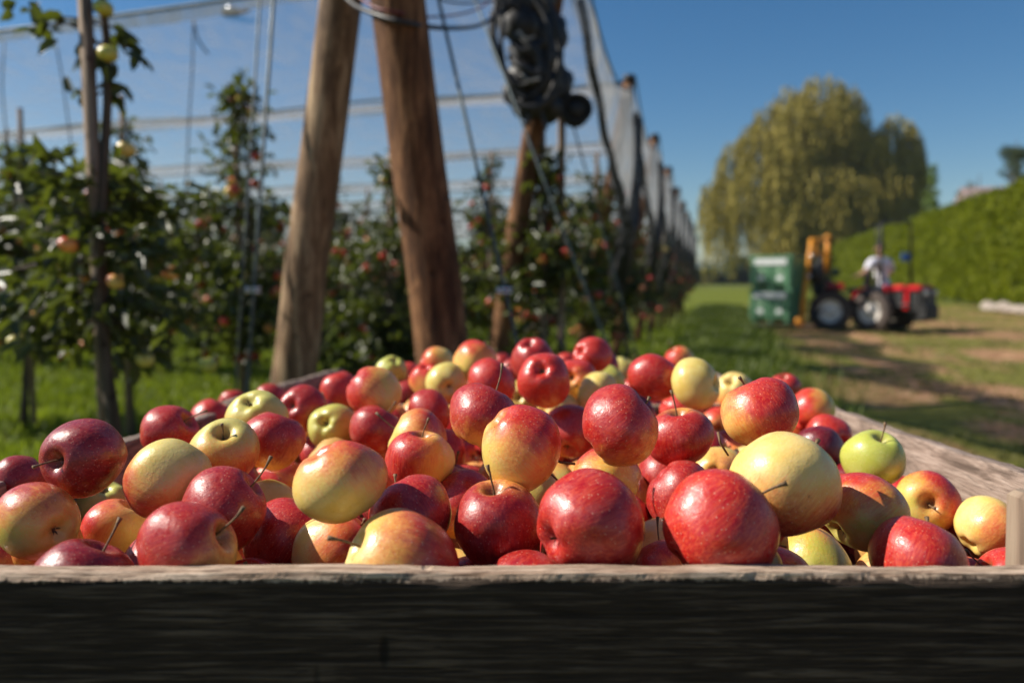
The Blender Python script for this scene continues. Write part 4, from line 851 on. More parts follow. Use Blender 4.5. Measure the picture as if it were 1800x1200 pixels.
g0, g1 = ground_at((780, 620), (699, 0), 2.95); post('wooden_post', g0, g1, .100, .098, W_POSTB, 'thick reddish-brown leaning post, the right leg of the A-frame', 'legs of the near A-frame')
for k in range(0, 9):
    e = E_(k); lab = {0: 'leaning end post of the front row carrying the black net bundle', 1: 'leaning end post under the second net peak', 2: 'leaning end post under the third net peak', 3: 'leaning end post under the fourth net peak', 4: 'leaning end post under the fifth net peak'}.get(k, 'thin far end post deep in the orchard')
    post('wooden_post', (e.x - .56, e.y, 0), (e.x, e.y, RIDGE + (.02 if k else .3)), .072, .062, W_POSTB, lab, 'end posts of the rows', 8, 14)
    if k:
        b = MB(); b.lathe([(.02, -.02), (.070, -.02), (.072, .03), (.055, .05), (.02, .055)], Matrix.Identity(4), 14)
        o = b.build('post_cap', M_BLACK, None, True); o.location = (e.x, e.y, RIDGE + .02)
        tag(o, ['', 'black cap on the end post under the second net peak', 'black cap on the end post under the third net peak', 'black cap on the end post under the fourth net peak'][k] if k < 4 else 'small black cap on a far end post', 'cap', 'caps on the end posts')
p = at(986, 480, 5.1); post('wooden_post', (p.x, p.y, 0), (p.x, p.y, 2.35), .026, .024, W_STAKE, 'thin upright stake beside the leaning post with the black net bundle')

# ridge wires and roof nets
for k in range(0, 9):
    e = E_(k); L = 14 + 3 * k; b = MB(); pts = []
    for i in range(41):
        f = i / 40; q = e + RD * (L * f); pts.append((q.x, q.y, RIDGE - .05 * abs(math.sin(f * L / 8 * math.pi)) * 1.0))
    b.tube(pts, .014 + .002 * k, 6)
    nm = ['front', 'second', 'third', 'fourth', 'fifth', 'sixth', 'seventh', 'eighth', 'ninth'][k]
    tag(b.build('ridge_wire', M_WIRE, None, True), 'taut ridge wire running left from the %s row end post' % nm, 'wire', 'ridge wires over the rows')
    # pale edge of the net hanging under the wire
    V = []; F = []; rr = random.Random(k)
    for i, q in enumerate(pts):
        w_ = .032 + .02 * math.sin(i * .9 + k) + rr.uniform(0, .012); V += [(q[0], q[1] + .012, q[2] - .012), (q[0] + .01, q[1] + .03, q[2] - w_), (q[0], q[1] + .05, q[2] - w_ * .9 - .04)]
    for i in range(40):
        for c in range(2): F.append((i * 3 + c, i * 3 + 3 + c, i * 3 + 4 + c, i * 3 + 1 + c))
    tag(link('net_edge', mesh_arr('net_edge', V, F), NETE), 'pale gathered net edge along the %s ridge wire' % nm, 'net', 'net edges under the ridge wires')
for k in range(0, 8):
    e0, e1 = E_(k), E_(k + 1); L = 16 + 3 * k; V = []; F = []; na, nb_ = 40, 12
    for i in range(na + 1):
        for j in range(nb_ + 1):
            f = i / na; g = j / nb_; q = e0.lerp(e1, g) + RD * (L * f)
            sag = .38 * (math.sin(math.pi * g) ** .8) + .03 * math.sin(f * 30 + k) * math.sin(math.pi * g); V.append((q.x, q.y, RIDGE - .03 - sag))
    for i in range(na):
        for j in range(nb_): F.append((i * (nb_ + 1) + j, (i + 1) * (nb_ + 1) + j, (i + 1) * (nb_ + 1) + j + 1, i * (nb_ + 1) + j + 1))
    nm = ['front and second', 'second and third', 'third and fourth', 'fourth and fifth', 'fifth and sixth', 'sixth and seventh', 'seventh and eighth', 'eighth and ninth'][k]
    tag(link('roof_net', mesh_arr('roof_net', V, F), NET), 'thin pale hail net sagging between the %s ridge wires' % nm, 'net', 'hail nets over the rows')
for k in range(0, 8):
    q0 = E_(k).lerp(E_(k + 1), .5); L = 16 + 3 * k; b = MB()
    b.tube([tuple(q0 + RD * (L * i / 30) + Vector((0, 0, RIDGE - .42 - .02 * math.sin(i * 1.1 + k)))) for i in range(31)], .011 + .002 * k, 6)
    tag(b.build('valley_wire', M_WIRE, None, True), 'lower wire in the net valley behind the %s row' % ['front', 'second', 'third', 'fourth', 'fifth', 'sixth', 'seventh', 'eighth'][k], 'wire', 'valley wires under the nets')
# side curtains at the row ends
for k in range(0, 8):
    e0, e1 = E_(k), E_(k + 1); rr = random.Random(k + 40); V = []; F = []; na, nb_ = 44, 14; low = []; high = []
    ph = rr.uniform(0, 6)
    for i in range(na + 1):
        g = i / na; q = e0.lerp(e1, g); zt = RIDGE - .36 * math.sin(math.pi * g) ** .8
        zb = np.interp(g, [0, .1, .35, .64, .86, .97, 1], [2.95, 2.75, 2.32, 1.98, 1.62, 1.9, 2.9])
        for j in range(nb_ + 1):
            h = j / nb_; z = zt + (zb - zt) * h; off = .10 * math.sin(math.pi * min(1, h * 1.2)) * math.sin(math.pi * g) ** .5
            fold = .022 * math.sin(g * 34 + ph + h * 2) * (.3 + .5 * h); V.append((q.x + .03 + off + fold, q.y, z))
        low.append((q.x + .07 + .006 * math.sin(g * 34), q.y, zb)); high.append((q.x + .07, q.y, zt))
    for i in range(na):
        for j in range(nb_): F.append((i * (nb_ + 1) + j, (i + 1) * (nb_ + 1) + j, (i + 1) * (nb_ + 1) + j + 1, i * (nb_ + 1) + j + 1))
    nm = ['nearest', 'second', 'third', 'fourth', 'fifth', 'sixth', 'seventh', 'farthest'][k]
    cr = link('net_curtain', mesh_arr('net_curtain', V, F), NETC); tag(cr, '%s translucent grey net curtain hanging at the row ends' % nm, 'net', 'net curtains along the row ends')
    b = MB(); b.tube(low, [.030 + .045 * max(0, (i / na - .4)) * 1.6 for i in range(na + 1)], 7); b.build('bottom_hem', NETD, cr, True)
    b = MB(); b.tube(high, .010, 6); b.build('top_cord', M_WIRE, cr, True)
    # gathered dark tail near the next post
    b = MB(); q = e0.lerp(e1, .86)
    for s_ in range(5 if k < 3 else 1):
        pts = []; 
        for i in range(9):
            f = i / 8; pts.append((q.x + .07 + .05 * math.sin(s_ * 1.3 + f * 5) * (1 - .3 * f) - .12 * f, q.y + .08 * math.cos(s_ * 2 + f * 4) + .5 * f, 1.85 - 1.05 * f))
        b.tube(pts, [.02, .04, .055, .06, .06, .05, .045, .03, .012], 7)
    b.build('gathered_tail', M_BLACK, cr, True)

# black bundle of rolled netting hung on the front row's end post
rr = random.Random(12); root = empty('net_bundle', at(930, 215, 4.75)); base = root.location.copy()
tag(root, 'black bundle of twisted rolled netting tied high on the leaning end post', 'net bundle')
def bl(pts, rad, name='netting_strand', m=None):
    b = MB(); P = [at(*p) - base for p in pts]
    # smooth the line
    Q = []
    for i in range(len(P) - 1):
        for s_ in range(4):
            t = s_ / 4; p0 = P[max(0, i - 1)]; p1 = P[i]; p2 = P[i + 1]; p3 = P[min(len(P) - 1, i + 2)]
            Q.append(.5 * ((2 * p1) + (p2 - p0) * t + (2 * p0 - 5 * p1 + 4 * p2 - p3) * t * t + (3 * p1 - p0 - 3 * p2 + p3) * t ** 3))
    Q.append(P[-1]); b.tube(Q, [rad * rr.uniform(.8, 1.2) for _ in Q], 8); return b.build(name, m or M_BLACK, root, True)
core = MB()
for i, (x_, y_, rx, ry, dd) in enumerate(((905, 10, 38, 30, 0), (935, 5, 40, 34, .05), (915, 45, 30, 34, -.03), (945, 60, 32, 40, .06), (925, 95, 30, 36, 0), (960, 100, 26, 40, .08), (920, 140, 28, 28, -.04), (955, 150, 34, 30, .04), (900, 165, 18, 20, 0), (930, 185, 30, 24, 0), (965, 190, 26, 26, .05), (985, 150, 22, 36, .1), (895, 30, 26, 34, 0), (975, 60, 22, 34, .1))):
    s_ = 4.75 / FPX; core.blob(at(x_, y_, 4.75 + dd) - base, (rx * s_, rx * s_ * .9, ry * s_), 12, 9, i, .16)
core.build('netting_core', M_BLACK, root, True)
for pts, rad in (
    ([(880, -20, 4.6), (868, 40, 4.6), (872, 90, 4.6), (890, 130, 4.6), (905, 160, 4.6), (925, 175, 4.58)], .020),
    ([(890, -20, 4.62), (882, 50, 4.58), (884, 110, 4.6), (900, 145, 4.58), (920, 170, 4.6), (912, 205, 4.6)], .014),
    ([(950, -20, 4.62), (975, 30, 4.6), (985, 90, 4.6), (978, 140, 4.6), (960, 180, 4.6), (930, 200, 4.6)], .022),
    ([(935, -10, 4.6), (962, 40, 4.58), (968, 100, 4.56), (955, 150, 4.58), (930, 170, 4.58)], .016),
    ([(905, 60, 4.6), (930, 80, 4.55), (950, 110, 4.56), (940, 140, 4.55), (910, 150, 4.58), (895, 130, 4.6)], .018),
    ([(895, 100, 4.6), (920, 120, 4.54), (945, 130, 4.55), (965, 120, 4.6)], .020),
    ([(900, 75, 4.58), (915, 90, 4.56), (940, 85, 4.56), (955, 70, 4.6)], .016),
    ([(890, 160, 4.6), (905, 180, 4.58), (935, 190, 4.56), (965, 175, 4.6), (990, 160, 4.62)], .018),
    ([(925, 190, 4.6), (928, 205, 4.6), (924, 222, 4.6)], .016), ([(945, 190, 4.6), (955, 208, 4.6), (960, 228, 4.6)], .012),
    ([(865, 20, 4.6), (862, 60, 4.6), (872, 100, 4.58), (885, 125, 4.6)], .012)):
    bl(pts, rad)
for pts, rad in (([(912, 55, 4.52), (925, 68, 4.5), (940, 64, 4.52)], .007), ([(915, 130, 4.5), (930, 142, 4.5), (950, 138, 4.52)], .007)):
    bl(pts, rad, 'tie_cord', M_plain('grey_cord', (.30, .29, .27), .7))
b = MB(); c0 = at(1012, 195, 4.85)
for i in range(7):
    pts = [(.085 * math.cos(a) * (1 - .03 * i), (i - 3) * .022, .085 * math.sin(a) * (1 - .03 * abs(i - 3))) for a in [2 * math.pi * q / 22 for q in range(23)]]
    b.tube(pts, .013, 6)
b.lathe([(.07, -.06), (.08, 0), (.07, .06)], Matrix.Rotation(R(90), 4, 'X'), 20)
o = b.build('cable_coil', M_BLACK, None, True); o.location = c0; tag(o, 'round dark coil hanging beside the black netting bundle', 'coil')
# cables and guy wires
def wire(name, pts, rad, m, label, cat='wire', group=None):
    b = MB(); P = [at(*p) for p in pts]
    Q = []
    for i in range(len(P) - 1):
        for s_ in range(6):
            t = s_ / 6; p0 = P[max(0, i - 1)]; p1 = P[i]; p2 = P[i + 1]; p3 = P[min(len(P) - 1, i + 2)]
            Q.append(.5 * ((2 * p1) + (p2 - p0) * t + (2 * p0 - 5 * p1 + 4 * p2 - p3) * t * t + (3 * p1 - p0 - 3 * p2 + p3) * t ** 3))
    Q.append(P[-1]); o0 = Q[0].copy(); b.tube([q - o0 for q in Q], rad, 8); o = b.build(name, m, None, True); o.location = o0; return tag(o, label, cat, group)
def down(a, b_, da, db):
    """a straight wire through two picture points, drawn on into the ground and above the frame"""
    A1, B1 = at(*a, da), at(*b_, db); u = A1 - B1; k0 = -B1.z / u.z; k1 = (3.35 - B1.z) / u.z; return B1 + u * k0, B1 + u * k1
def guy(a, b_, da, db, rad, label, clamp=None):
    g0, g1 = down(a, b_, da, db); m = MB(); m.tube([Vector((0, 0, 0)), (g1 - g0) * .5, g1 - g0], rad, 8); o = m.build('guy_wire', M_WIRE, None, True); o.location = g0; tag(o, label, 'guy wire', 'guy wires of the end frames')
    if clamp:
        f = clamp; c = (g1 - g0) * f
        for q in (-.012, .016):
            m = MB(); m.tube([c + Vector((-.022, -.004, q * .4)), c + Vector((.026, -.004, q * .6))], .006, 8); m.blob(c + Vector((-.024, -.004, q * .4)), .009, 8, 6); m.build('wire_clamp', M_CLAMP, o, True)
guy((457, 0), (416, 655), 3.4, 3.1, .0052, 'thin left guy wire of the pair left of the tan leaning post')
guy((481, 0), (434, 690), 3.3, 2.95, .0075, 'right guy wire of the pair left of the tan post, with a steel clamp', .36)
guy((771, 0), (911, 612), 3.2, 2.85, .0068, 'long slanting guy wire crossing right of the thick reddish post, with a clamp', .36)
guy((850, 40), (946, 290), 4.5, 4.3, .0065, 'guy wire slanting down behind the black netting bundle')
guy((1006, 215), (1082, 488), 5.0, 4.8, .006, 'guy wire running down from the round dark coil')
wire('cable', [(560, -60, 3.25), (612, 0, 3.1), (650, 22, 2.9), (720, 42, 2.82), (790, 50, 3.3), (845, 44, 4.0), (880, 20, 4.55)], .009, M_BLACK, 'thick black cable looping from the A-frame to the netting bundle', 'cable')
wire('cable', [(560, -80, 3.25), (640, 2, 2.9), (700, 22, 2.82), (770, 30, 3.2), (840, 16, 4.0), (890, -20, 4.55)], .0045, M_plain('red_cable', (.16, .02, .025), .5), 'thin dark red cable running above the black one', 'cable')
wire('cable', [(730, -60, 3.4), (770, -4, 3.5), (820, 6, 3.9), (860, 2, 4.2), (900, 8, 4.6)], .005, M_BLACK, 'thin black cable at the top edge beside the bundle', 'cable')
wire('string', [(340, 32, 6.2), (338, 120, 6.2), (332, 220, 6.2), (327, 350, 6.2)], .006, M_BLACK, 'thin string hanging straight from the front ridge wire', 'string')
wire('string', [(340, 34, 6.2), (348, 70, 6.2), (366, 95, 6.2)], .007, M_BLACK, 'short curled string end hanging from the front ridge wire', 'string')
wire('string', [(8, 75, 6.9), (4, 150, 6.9), (10, 230, 6.9), (14, 330, 6.9)], .006, M_BLACK, 'thin string hanging at the left edge of the photo', 'string')
wire('string', [(98, 75, 6.7), (108, 130, 6.7), (118, 200, 6.7), (126, 260, 6.7)], .006, M_BLACK, 'thin string hanging just left of the nearest stake', 'string')
root = empty('wire_tensioner', at(405, 22, 6.05)); tag(root, 'dark ratchet tensioner on the front ridge wire between stake and tan post', 'tensioner')
b = MB(); b.box((0, 0, 0), (.13, .05, .055), bev=.012); b.build('housing', M_plain('green_grey_metal', (.06, .10, .10), .5, .3), root)
b = MB(); b.lathe([(.012, -.04), (.028, -.035), (.028, .035), (.012, .04)], Matrix.Rotation(R(90), 4, 'X'), 14); b.build('spool', M_CLAMP, root, True, (.01, 0, .018))
b = MB(); b.tube([(.06, 0, 0), (.11, 0, .01), (.14, 0, .012)], [.02, .016, .008], 8); b.build('hook', M_BLACK, root, True)

# ---------------------------------------------------------------- weeping willow
def willow():
    D0 = 96.0; s = D0 / FPX; base = at(1440, 516, D0); base.z = 0
    root = empty('willow_tree', base); tag(root, 'huge golden-green weeping willow rising behind the tractor', 'tree')
    rg = np.random.RandomState(4); rr = random.Random(4)
    # foliage lobes: (px, py of the lobe's top, half width px, length px, depth offset m)
    lobes = [(1395,150,42,110,0),(1440,135,55,120,-1),(1490,150,40,120,0),(1360,175,35,110,1),(1520,205,45,120,2),(1575,200,42,110,0),(1610,215,25,130,1),(1330,215,45,120,-1),(1410,215,55,110,-3),(1470,235,45,90,-3),(1365,240,45,110,-4),(1290,245,32,110,0),(1310,290,45,120,-3),(1270,300,25,110,0),(1250,312,18,115,1),(1262,330,24,120,-1),(1350,300,45,120,-5),(1400,290,50,110,-5),(1440,300,40,110,-6),(1505,240,40,100,-4),(1515,290,38,100,-5),(1560,265,45,110,-3),(1600,270,30,120,-1),(1480,320,50,110,-6),(1545,300,40,110,-5),(1420,340,55,110,-6),(1370,350,45,110,-6),(1290,350,25,100,-2),(1450,370,45,90,-6),(1490,345,40,80,-5),(1350,405,45,75,-6),(1400,400,50,80,-5),(1450,410,45,60,-4),(1600,320,24,90,1),(1575,325,28,90,2),(1385,185,40,90,-3),(1450,180,50,90,-3),(1460,320,60,110,4),(1540,310,60,100,5),(1400,300,60,120,5),(1450,220,70,120,5),(1560,240,50,100,5),(1370,395,40,80,0)]
    P = []; Dd = []
    for (px, py, hw, ln, dz) in lobes:
        hw = hw * .86; ns = int(hw * 2.9)
        for k in range(ns):
            a = rr.uniform(0, 6.283); q = rr.random() ** .33
            ox, oy = math.cos(a) * q, math.sin(a) * q
            top = at(px + ox * hw, py + 38 * q ** 2.5 + rr.uniform(-6, 8), D0) + Vector((0, dz + oy * hw * s * .8, 0)) - base
            L = ln * s * rr.uniform(.35, 1.15) * (.55 + .45 * q); n = max(5, int(L / .23))
            t = np.linspace(0, 1, n); out = Vector((ox, oy, 0)) * .6
            xs_ = top.x + out[0] * np.sqrt(t) + .10 * np.sin(t * 5 + k) ; ys_ = top.y + out[1] * np.sqrt(t); zs_ = top.z - L * t ** 1.1
            P.append(np.stack([xs_, ys_, zs_], 1) + rg.normal(size=(n, 3)) * .07)
            Dd.append(np.stack([rg.normal(size=n) * .35, rg.normal(size=n) * .35, -np.ones(n)], 1))
    P = np.concatenate(P); Dd = np.concatenate(Dd); n = len(P)
    V, F = leaves_arr(P, Dd, rg.normal(size=(n, 3)), rg.uniform(.42, .70, n), rg.uniform(.12, .19, n), .1, .1)
    link('crown', mesh_arr('crown', V, F), M_leaf('willow_leaf', (.082, .080, .013), (.50, .39, .07), .6, .12, .25), root)
    b = MB(); b.tube([(0, 0, -.2), (-.2, 0, 3), (-.4, .2, 6.5)], [.95, .75, .6], 14)
    for k in range(16):
        px, py, hw, ln, dz = lobes[k * 2]; e = at(px, py + 20, D0) + Vector((0, dz, 0)) - base; st = Vector((-.3, .1, 3.5 + k * .18))
        b.tube([st, st.lerp(e, .5) + Vector((0, 0, 1.2)), e], [.32, .2, .06], 8)
    b.build('trunk', BARK, root, True)
willow()

# ---------------------------------------------------------------- tall clipped hedge
def hedge():
    def line(d): return 19.3 + .279 * (d - 30)
    root = empty('hedge', (line(40), 40, 0)); tag(root, 'tall clipped bright green hedge running away along the right side', 'hedge')
    base = root.location; n = 90; ds = np.linspace(22, 118, n); V = []; F = []; rr = random.Random(3); rg = np.random.RandomState(8)
    tops = 4.75 + .12 * np.sin(ds * .7) + .10 * np.sin(ds * 2.3)
    for i, d in enumerate(ds):
        x0 = line(d); 
        for (ox, z) in ((.15, -.1), (.05, 1.2), (0, 2.6), (.05, 4.0), (.25, tops[i] - .1), (1.2, tops[i]), (1.7, tops[i] - .2), (1.8, -.1)):
            V.append((x0 + ox + rr.uniform(-.06, .06) - base.x, d - base.y, z))
    for i in range(n - 1):
        for k in range(7): F.append((i * 8 + k, i * 8 + k + 1, i * 8 + 9 + k, i * 8 + 8 + k))
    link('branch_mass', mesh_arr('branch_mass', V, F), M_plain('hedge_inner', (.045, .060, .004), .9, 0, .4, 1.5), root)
    m = 46000; d = 22 + 96 * rg.uniform(0, 1, m) ** 1.5; z = rg.uniform(0.05, 1, m) * 4.85; x = np.vectorize(line)(d) - .04 + rg.normal(size=m) * .07 + .07 * np.sin(d * 1.9 + z * .7) * np.sin(z * 1.7) + .05 * np.sin(d * 6 + z)
    t = rg.uniform(0, 1, m) < .16; z = np.where(t, 4.8 + .12 * np.sin(d * .7) + .1 * np.sin(d * 2.3) + rg.normal(size=m) * .06, z); x = np.where(t, x + rg.uniform(0, 1.6, m), x)
    P = np.stack([x - base.x, d - base.y, z], 1); D = rg.normal(size=(m, 3)) * .6 + np.array([-.35, -.1, .5])
    V, F = leaves_arr(P, D, rg.normal(size=(m, 3)) + np.array([-.8, 0, .3]), rg.uniform(.12, .24, m) * (1 + d / 90), rg.uniform(.07, .12, m) * (1 + d / 90))
    link('foliage', mesh_arr('foliage', V, F), M_leaf('hedge_leaf', (.09, .12, .003), (.25, .27, .006), .55, .4, .25), root)
    # stones at its foot
    root = empty('low_stone_wall', (line(30) - .7, 30, 0)); tag(root, 'low pale stone edging at the foot of the tall hedge', 'low wall'); me = None; st = []
    for v in range(3):
        b = MB(); b.blob((0, 0, .14), (.30, .22, .18), 9, 6, v, .14); m_ = bpy.data.meshes.new('stone'); m_.from_pydata(b.v, [], b.f)
        m_.materials.append(bpy.data.materials.get('pale_stone') or M_plain('pale_stone', (.30, .25, .21), .9, 0, .35, 3, bump=.4)); st.append(m_)
    y = 24.0; 
    while y < 32.5:
        rr2 = random.Random(int(y * 10)); o = bpy.data.objects.new('stone', st[rr2.randrange(3)]); COL.objects.link(o); o.parent = root
        o.location = (line(y) - .75 + rr2.uniform(-.08, .08) - root.location.x, y - 30, rr2.uniform(-.03, .03)); o.rotation_euler = (0, 0, rr2.uniform(1.2, 1.9)); o.scale = (rr2.uniform(.8, 1.3), 1, rr2.uniform(.8, 1.2)); y += .56
hedge()

# ---------------------------------------------------------------- background trees
def bushy(name, px, ptop, d, wpx, label, m, cone=False, seed=1, n=2600, cat='tree', group=None, zbase=None):
    s = d / FPX; top = at(px, ptop, d); base = Vector((top.x, d, 0)); H = top.z; root = empty(name, base); tag(root, label, cat, group)
    rg = np.random.RandomState(seed); rr = random.Random(seed); P = []
    hw = wpx * s; b = MB(); b.tube([(0, 0, -.1), (0.05, 0, H * .5), (0, 0, H * .97)], [max(.08, H * .02), H * .012, .02], 8)
    if cone:
        k = 0
        for i in range(60):
            f = rr.random() ** .8; z = H * (.15 + .85 * f); L = hw * (1 - f) * rr.uniform(.6, 1.15) + .1; a = rr.uniform(0, 6.28); e = Vector((math.cos(a) * L, math.sin(a) * L, z - .12 * L)); st = Vector((0, 0, z)); b.tube([st, e], [.03, .01], 5)
            t = rg.uniform(.1, 1.05, n // 60)[:, None]; P.append(np.array(st) * (1 - t) + np.array(e) * t + rg.normal(size=(n // 60, 3)) * hw * .07)
    else:
        for i in range(16):
            a = rr.uniform(0, 6.28); f = rr.uniform(.35, .93); q = math.sqrt(max(0, 1 - ((f - .6) / .42) ** 2)) * rr.uniform(.3, .8); c = Vector((math.cos(a) * q * hw, math.sin(a) * q * hw, f * H)); r_ = hw * rr.uniform(.22, .42); b.tube([(0, 0, H * .3), c * .6 + Vector((0, 0, H * .12)), c], [H * .01, .05, .02], 5)
            v = rnd_dirs(n // 16, rg) * (rg.uniform(.55, 1.08, n // 16) ** .6)[:, None] * r_; v[:, 2] *= .8; P.append(v + np.array(c))
    P = np.concatenate(P); k = len(P); V, F = leaves_arr(P, rg.normal(size=(k, 3)), rg.normal(size=(k, 3)), rg.uniform(.6, 1.2, k) * hw * .13, rg.uniform(.3, .55, k) * hw * .13)
    link('crown', mesh_arr('crown', V, F), m, root); b.build('trunk', BARK, root, True); return root
LG = M_leaf('young_conifer_leaf', (.09, .15, .03), (.22, .32, .07), .6, .3); LD = M_leaf('dark_tree_leaf', (.02, .035, .012), (.06, .085, .025), .6, .2)
LP = M_leaf('shrub_leaf', (.06, .05, .02), (.16, .12, .05), .6, .2)
bushy('conifer_tree', 1641, 290, 52, 34, 'slim bright green conifer poking above the hedge right of the willow', LG, True, 3, 2400)
bushy('tree', 1788, 238, 44, 42, 'dark tree above the hedge at the far right edge', LD, False, 5, 3800)
bushy('shrub', 1722, 300, 48, 26, 'brownish shrub rising over the hedge before the pale roof', LP, False, 6, 1500, 'shrub')
bushy('shrub', 1690, 322, 56, 22, 'small dark shrub over the hedge beside the slim conifer', LD, False, 7, 1200, 'shrub')
# house beyond the hedge
root = empty('house', (44.5, 66, -.7), R(-16)); tag(root, 'pale house with a grey-pink roof, barely showing over the hedge', 'house')
b = MB(); b.box((0, 0, 3.6), (13, 8, 7.2)); b.build('wall', M_plain('pale_render', (.55, .45, .42), .9, 0, .08), root)
b = MB(); b.add([(-7, -4.5, 7.1), (7, -4.5, 7.1), (7, 0, 9.6), (-7, 0, 9.6), (-7, 4.5, 7.1), (7, 4.5, 7.1), (-7, -4.5, 6.95), (7, -4.5, 6.95), (7, 4.5, 6.95), (-7, 4.5, 6.95)], [(0, 1, 2, 3), (3, 2, 5, 4), (6, 7, 1, 0), (4, 5, 8, 9), (0, 3, 4, 9, 6), (1, 7, 8, 5, 2)]); rf = b.build('roof', M_plain('faded_tile', (.30, .22, .20), .9, 0, .2, 3), root)
b = MB(); b.box((2.5, 1, 9.7), (.8, .7, 1.6)); b.build('chimney', M_plain('brick_chimney', (.35, .22, .18), .9), rf)
for x_ in (-4.6, -1.6, 1.6, 4.6):
    b = MB(); b.box((x_, -4.01, 5.3), (1.1, .06, 1.3)); wd = b.build('window', M_plain('white_frame', (.7, .7, .7), .5), root)
    b = MB(); b.box((x_, -4.05, 5.3), (.9, .02, 1.1)); b.build('pane', M_plain('dark_glass', (.03, .035, .04), .08), wd)
# far wood
rg = np.random.RandomState(2); n = 26000; x = rg.uniform(-150, 230, n); cl = np.floor((x + 150) / 7.0); hh = 5.2 + 2.2 * np.sin(cl * 2.3) + 1.5 * np.sin(cl * 5.1); u = ((x + 150) % 7.0) / 3.5 - 1
z = rg.uniform(0, 1, n) * (hh * np.sqrt(np.clip(1.05 - u ** 2 * .75, 0, 1))); y = 175 + rg.uniform(-4, 4, n)
V, F = leaves_arr(np.stack([x, y, z], 1), rg.normal(size=(n, 3)), rg.normal(size=(n, 3)), rg.uniform(1.0, 1.9, n), rg.uniform(.7, 1.2, n))
tag(link('far_wood', mesh_arr('far_wood', V, F), LD), 'dark far-off line of trees across the end of the field', 'wood', kind='stuff')

# ---------------------------------------------------------------- tractor
RED = M_plain('red_tractor_paint', (.55, .012, .018), .32, 0, .12, 4, .5); BLK = M_plain('tractor_black', (.018, .018, .018), .6, 0, .3); TYRE = M_plain('muddy_tyre', (.085, .065, .055), .9, 0, .35, 8, bump=.3)
RIM = M_plain('pale_wheel_disc', (.82, .76, .68), .6, 0, .2); YEL = M_plain('orange_mast_paint', (.68, .26, .012), .5, 0, .15); GRY = M_plain('grey_cast', (.16, .15, .14), .6, .3, .3)
TD = 18.9
front_near = at(1532, 545, TD); front_near.z = 0
trk = empty('tractor', front_near); tag(trk, 'small red articulated orchard tractor turning on the lane, with an orange rear mast', 'tractor'); TB = trk.location
def wheel(parent_M, x, y, r, wd, side):
    M_ = parent_M @ Matrix.Translation((x, y, r)) @ Matrix.Rotation(R(90), 4, 'X')
    b = MB(); h = wd / 2
    b.lathe([(r * .58, -h * .85), (r * .72, -h), (r * .93, -h * .9), (r * .99, -h * .6), (r, 0), (r * .99, h * .6), (r * .93, h * .9), (r * .72, h), (r * .58, h * .85)], M_, 40, False)
    for k in range(18):
        a = k * 2 * math.pi / 18
        for sg in (-1, 1):
            aa = a + (0 if sg > 0 else math.pi / 18); Q = M_ @ Matrix.Rotation(aa, 4, 'Z') @ Matrix.Translation((r * 1.005, 0, sg * h * .5)) @ Matrix.Rotation(sg * .6, 4, 'X'); b.box((0, 0, 0), (.045, .035, h * 1.1)); nb_ = 8
            for q in range(1, nb_ + 1): b.v[-q] = tuple(Q @ Vector(b.v[-q]))
    t = b.build('wheel', TYRE, trk, False)
    b = MB(); s_ = -1 if side < 0 else 1
    pr = [(r * .60, -h * .6), (r * .60, h * .62), (r * .52, h * .45), (r * .30, h * .28), (r * .26, h * .45), (r * .1, h * .5)]
    MM = M_ if s_ < 0 else M_ @ Matrix.Rotation(math.pi, 4, 'X')
    b.lathe([(a_, z_) for a_, z_ in pr], MM, 28); rm = b.build('rim', RIM, t, True)
    b = MB()
    for k in range(6):
        a = k * math.pi / 3; b.lathe([(.014, h * .3), (.014, h * .42)], MM @ Matrix.Translation((r * .4 * math.cos(a), r * .4 * math.sin(a), 0)), 8)
    b.build('wheel_bolts', GRY, t)
    return t
FMx = Matrix.Rotation(R(-54), 4, 'Z')          # front half: origin under the near front wheel, x forward, near side at y=0
r_f = .485; TRK = 1.16
wheel(FMx, 0, 0, r_f, .28, -1); wheel(FMx, 0, TRK, r_f, .28, 1)
rear_near = at(1459, 545, TD + .35); rear_near.z = 0
RMx = Matrix.Translation(rear_near - TB) @ Matrix.Rotation(R(-22), 4, 'Z')
wheel(RMx, 0, 0, .475, .28, -1); wheel(RMx, 0, TRK, .475, .28, 1)
def part(name, mt, Mx, build, parent=trk, smooth=False):
    b = MB(); build(b); b.v = [tuple(Mx @ Vector(v)) for v in b.v]; return b.build(name, mt, parent, smooth)
cy = TRK / 2; WMx = FMx; FMx = FMx @ Matrix.Diagonal((.86, 1, 1, 1))
def hood(b):
    secs = [(-.05, .62, 1.10, .30, .27), (.25, .60, 1.12, .31, .27), (.70, .60, 1.09, .31, .26), (1.05, .62, 1.04, .30, .23), (1.18, .66, .98, .27, .19)]; n0 = len(b.v); ring = 10
    for x_, z0, z1, hw, tw in secs:
        for yy, zz in ((-hw, z0), (-hw - .01, z0 + .15), (-hw, z1 - .10), (-tw, z1 - .02), (-tw * .4, z1 + .01), (tw * .4, z1 + .01), (tw, z1 - .02), (hw, z1 - .10), (hw + .01, z0 + .15), (hw, z0)): b.v.append((x_, cy + yy, zz))
    for i in range(len(secs) - 1):
        for k in range(ring): k2 = (k + 1) % ring; b.f.append((i * ring + k, (i + 1) * ring + k, (i + 1) * ring + k2, i * ring + k2))
    b.f.append(tuple(range(ring))); b.f.append(tuple(range(5 * ring - 1, 4 * ring - 1, -1)))
part('hood', RED, FMx, lambda b: (b.box((.55, cy, 1.02), (1.26, .66, .16), bev=.06), b.box((.10, cy - .30, .86), (.30, .05, .30), bev=.02), b.box((.78, cy - .325, .76), (.16, .03, .44), bev=.01)))
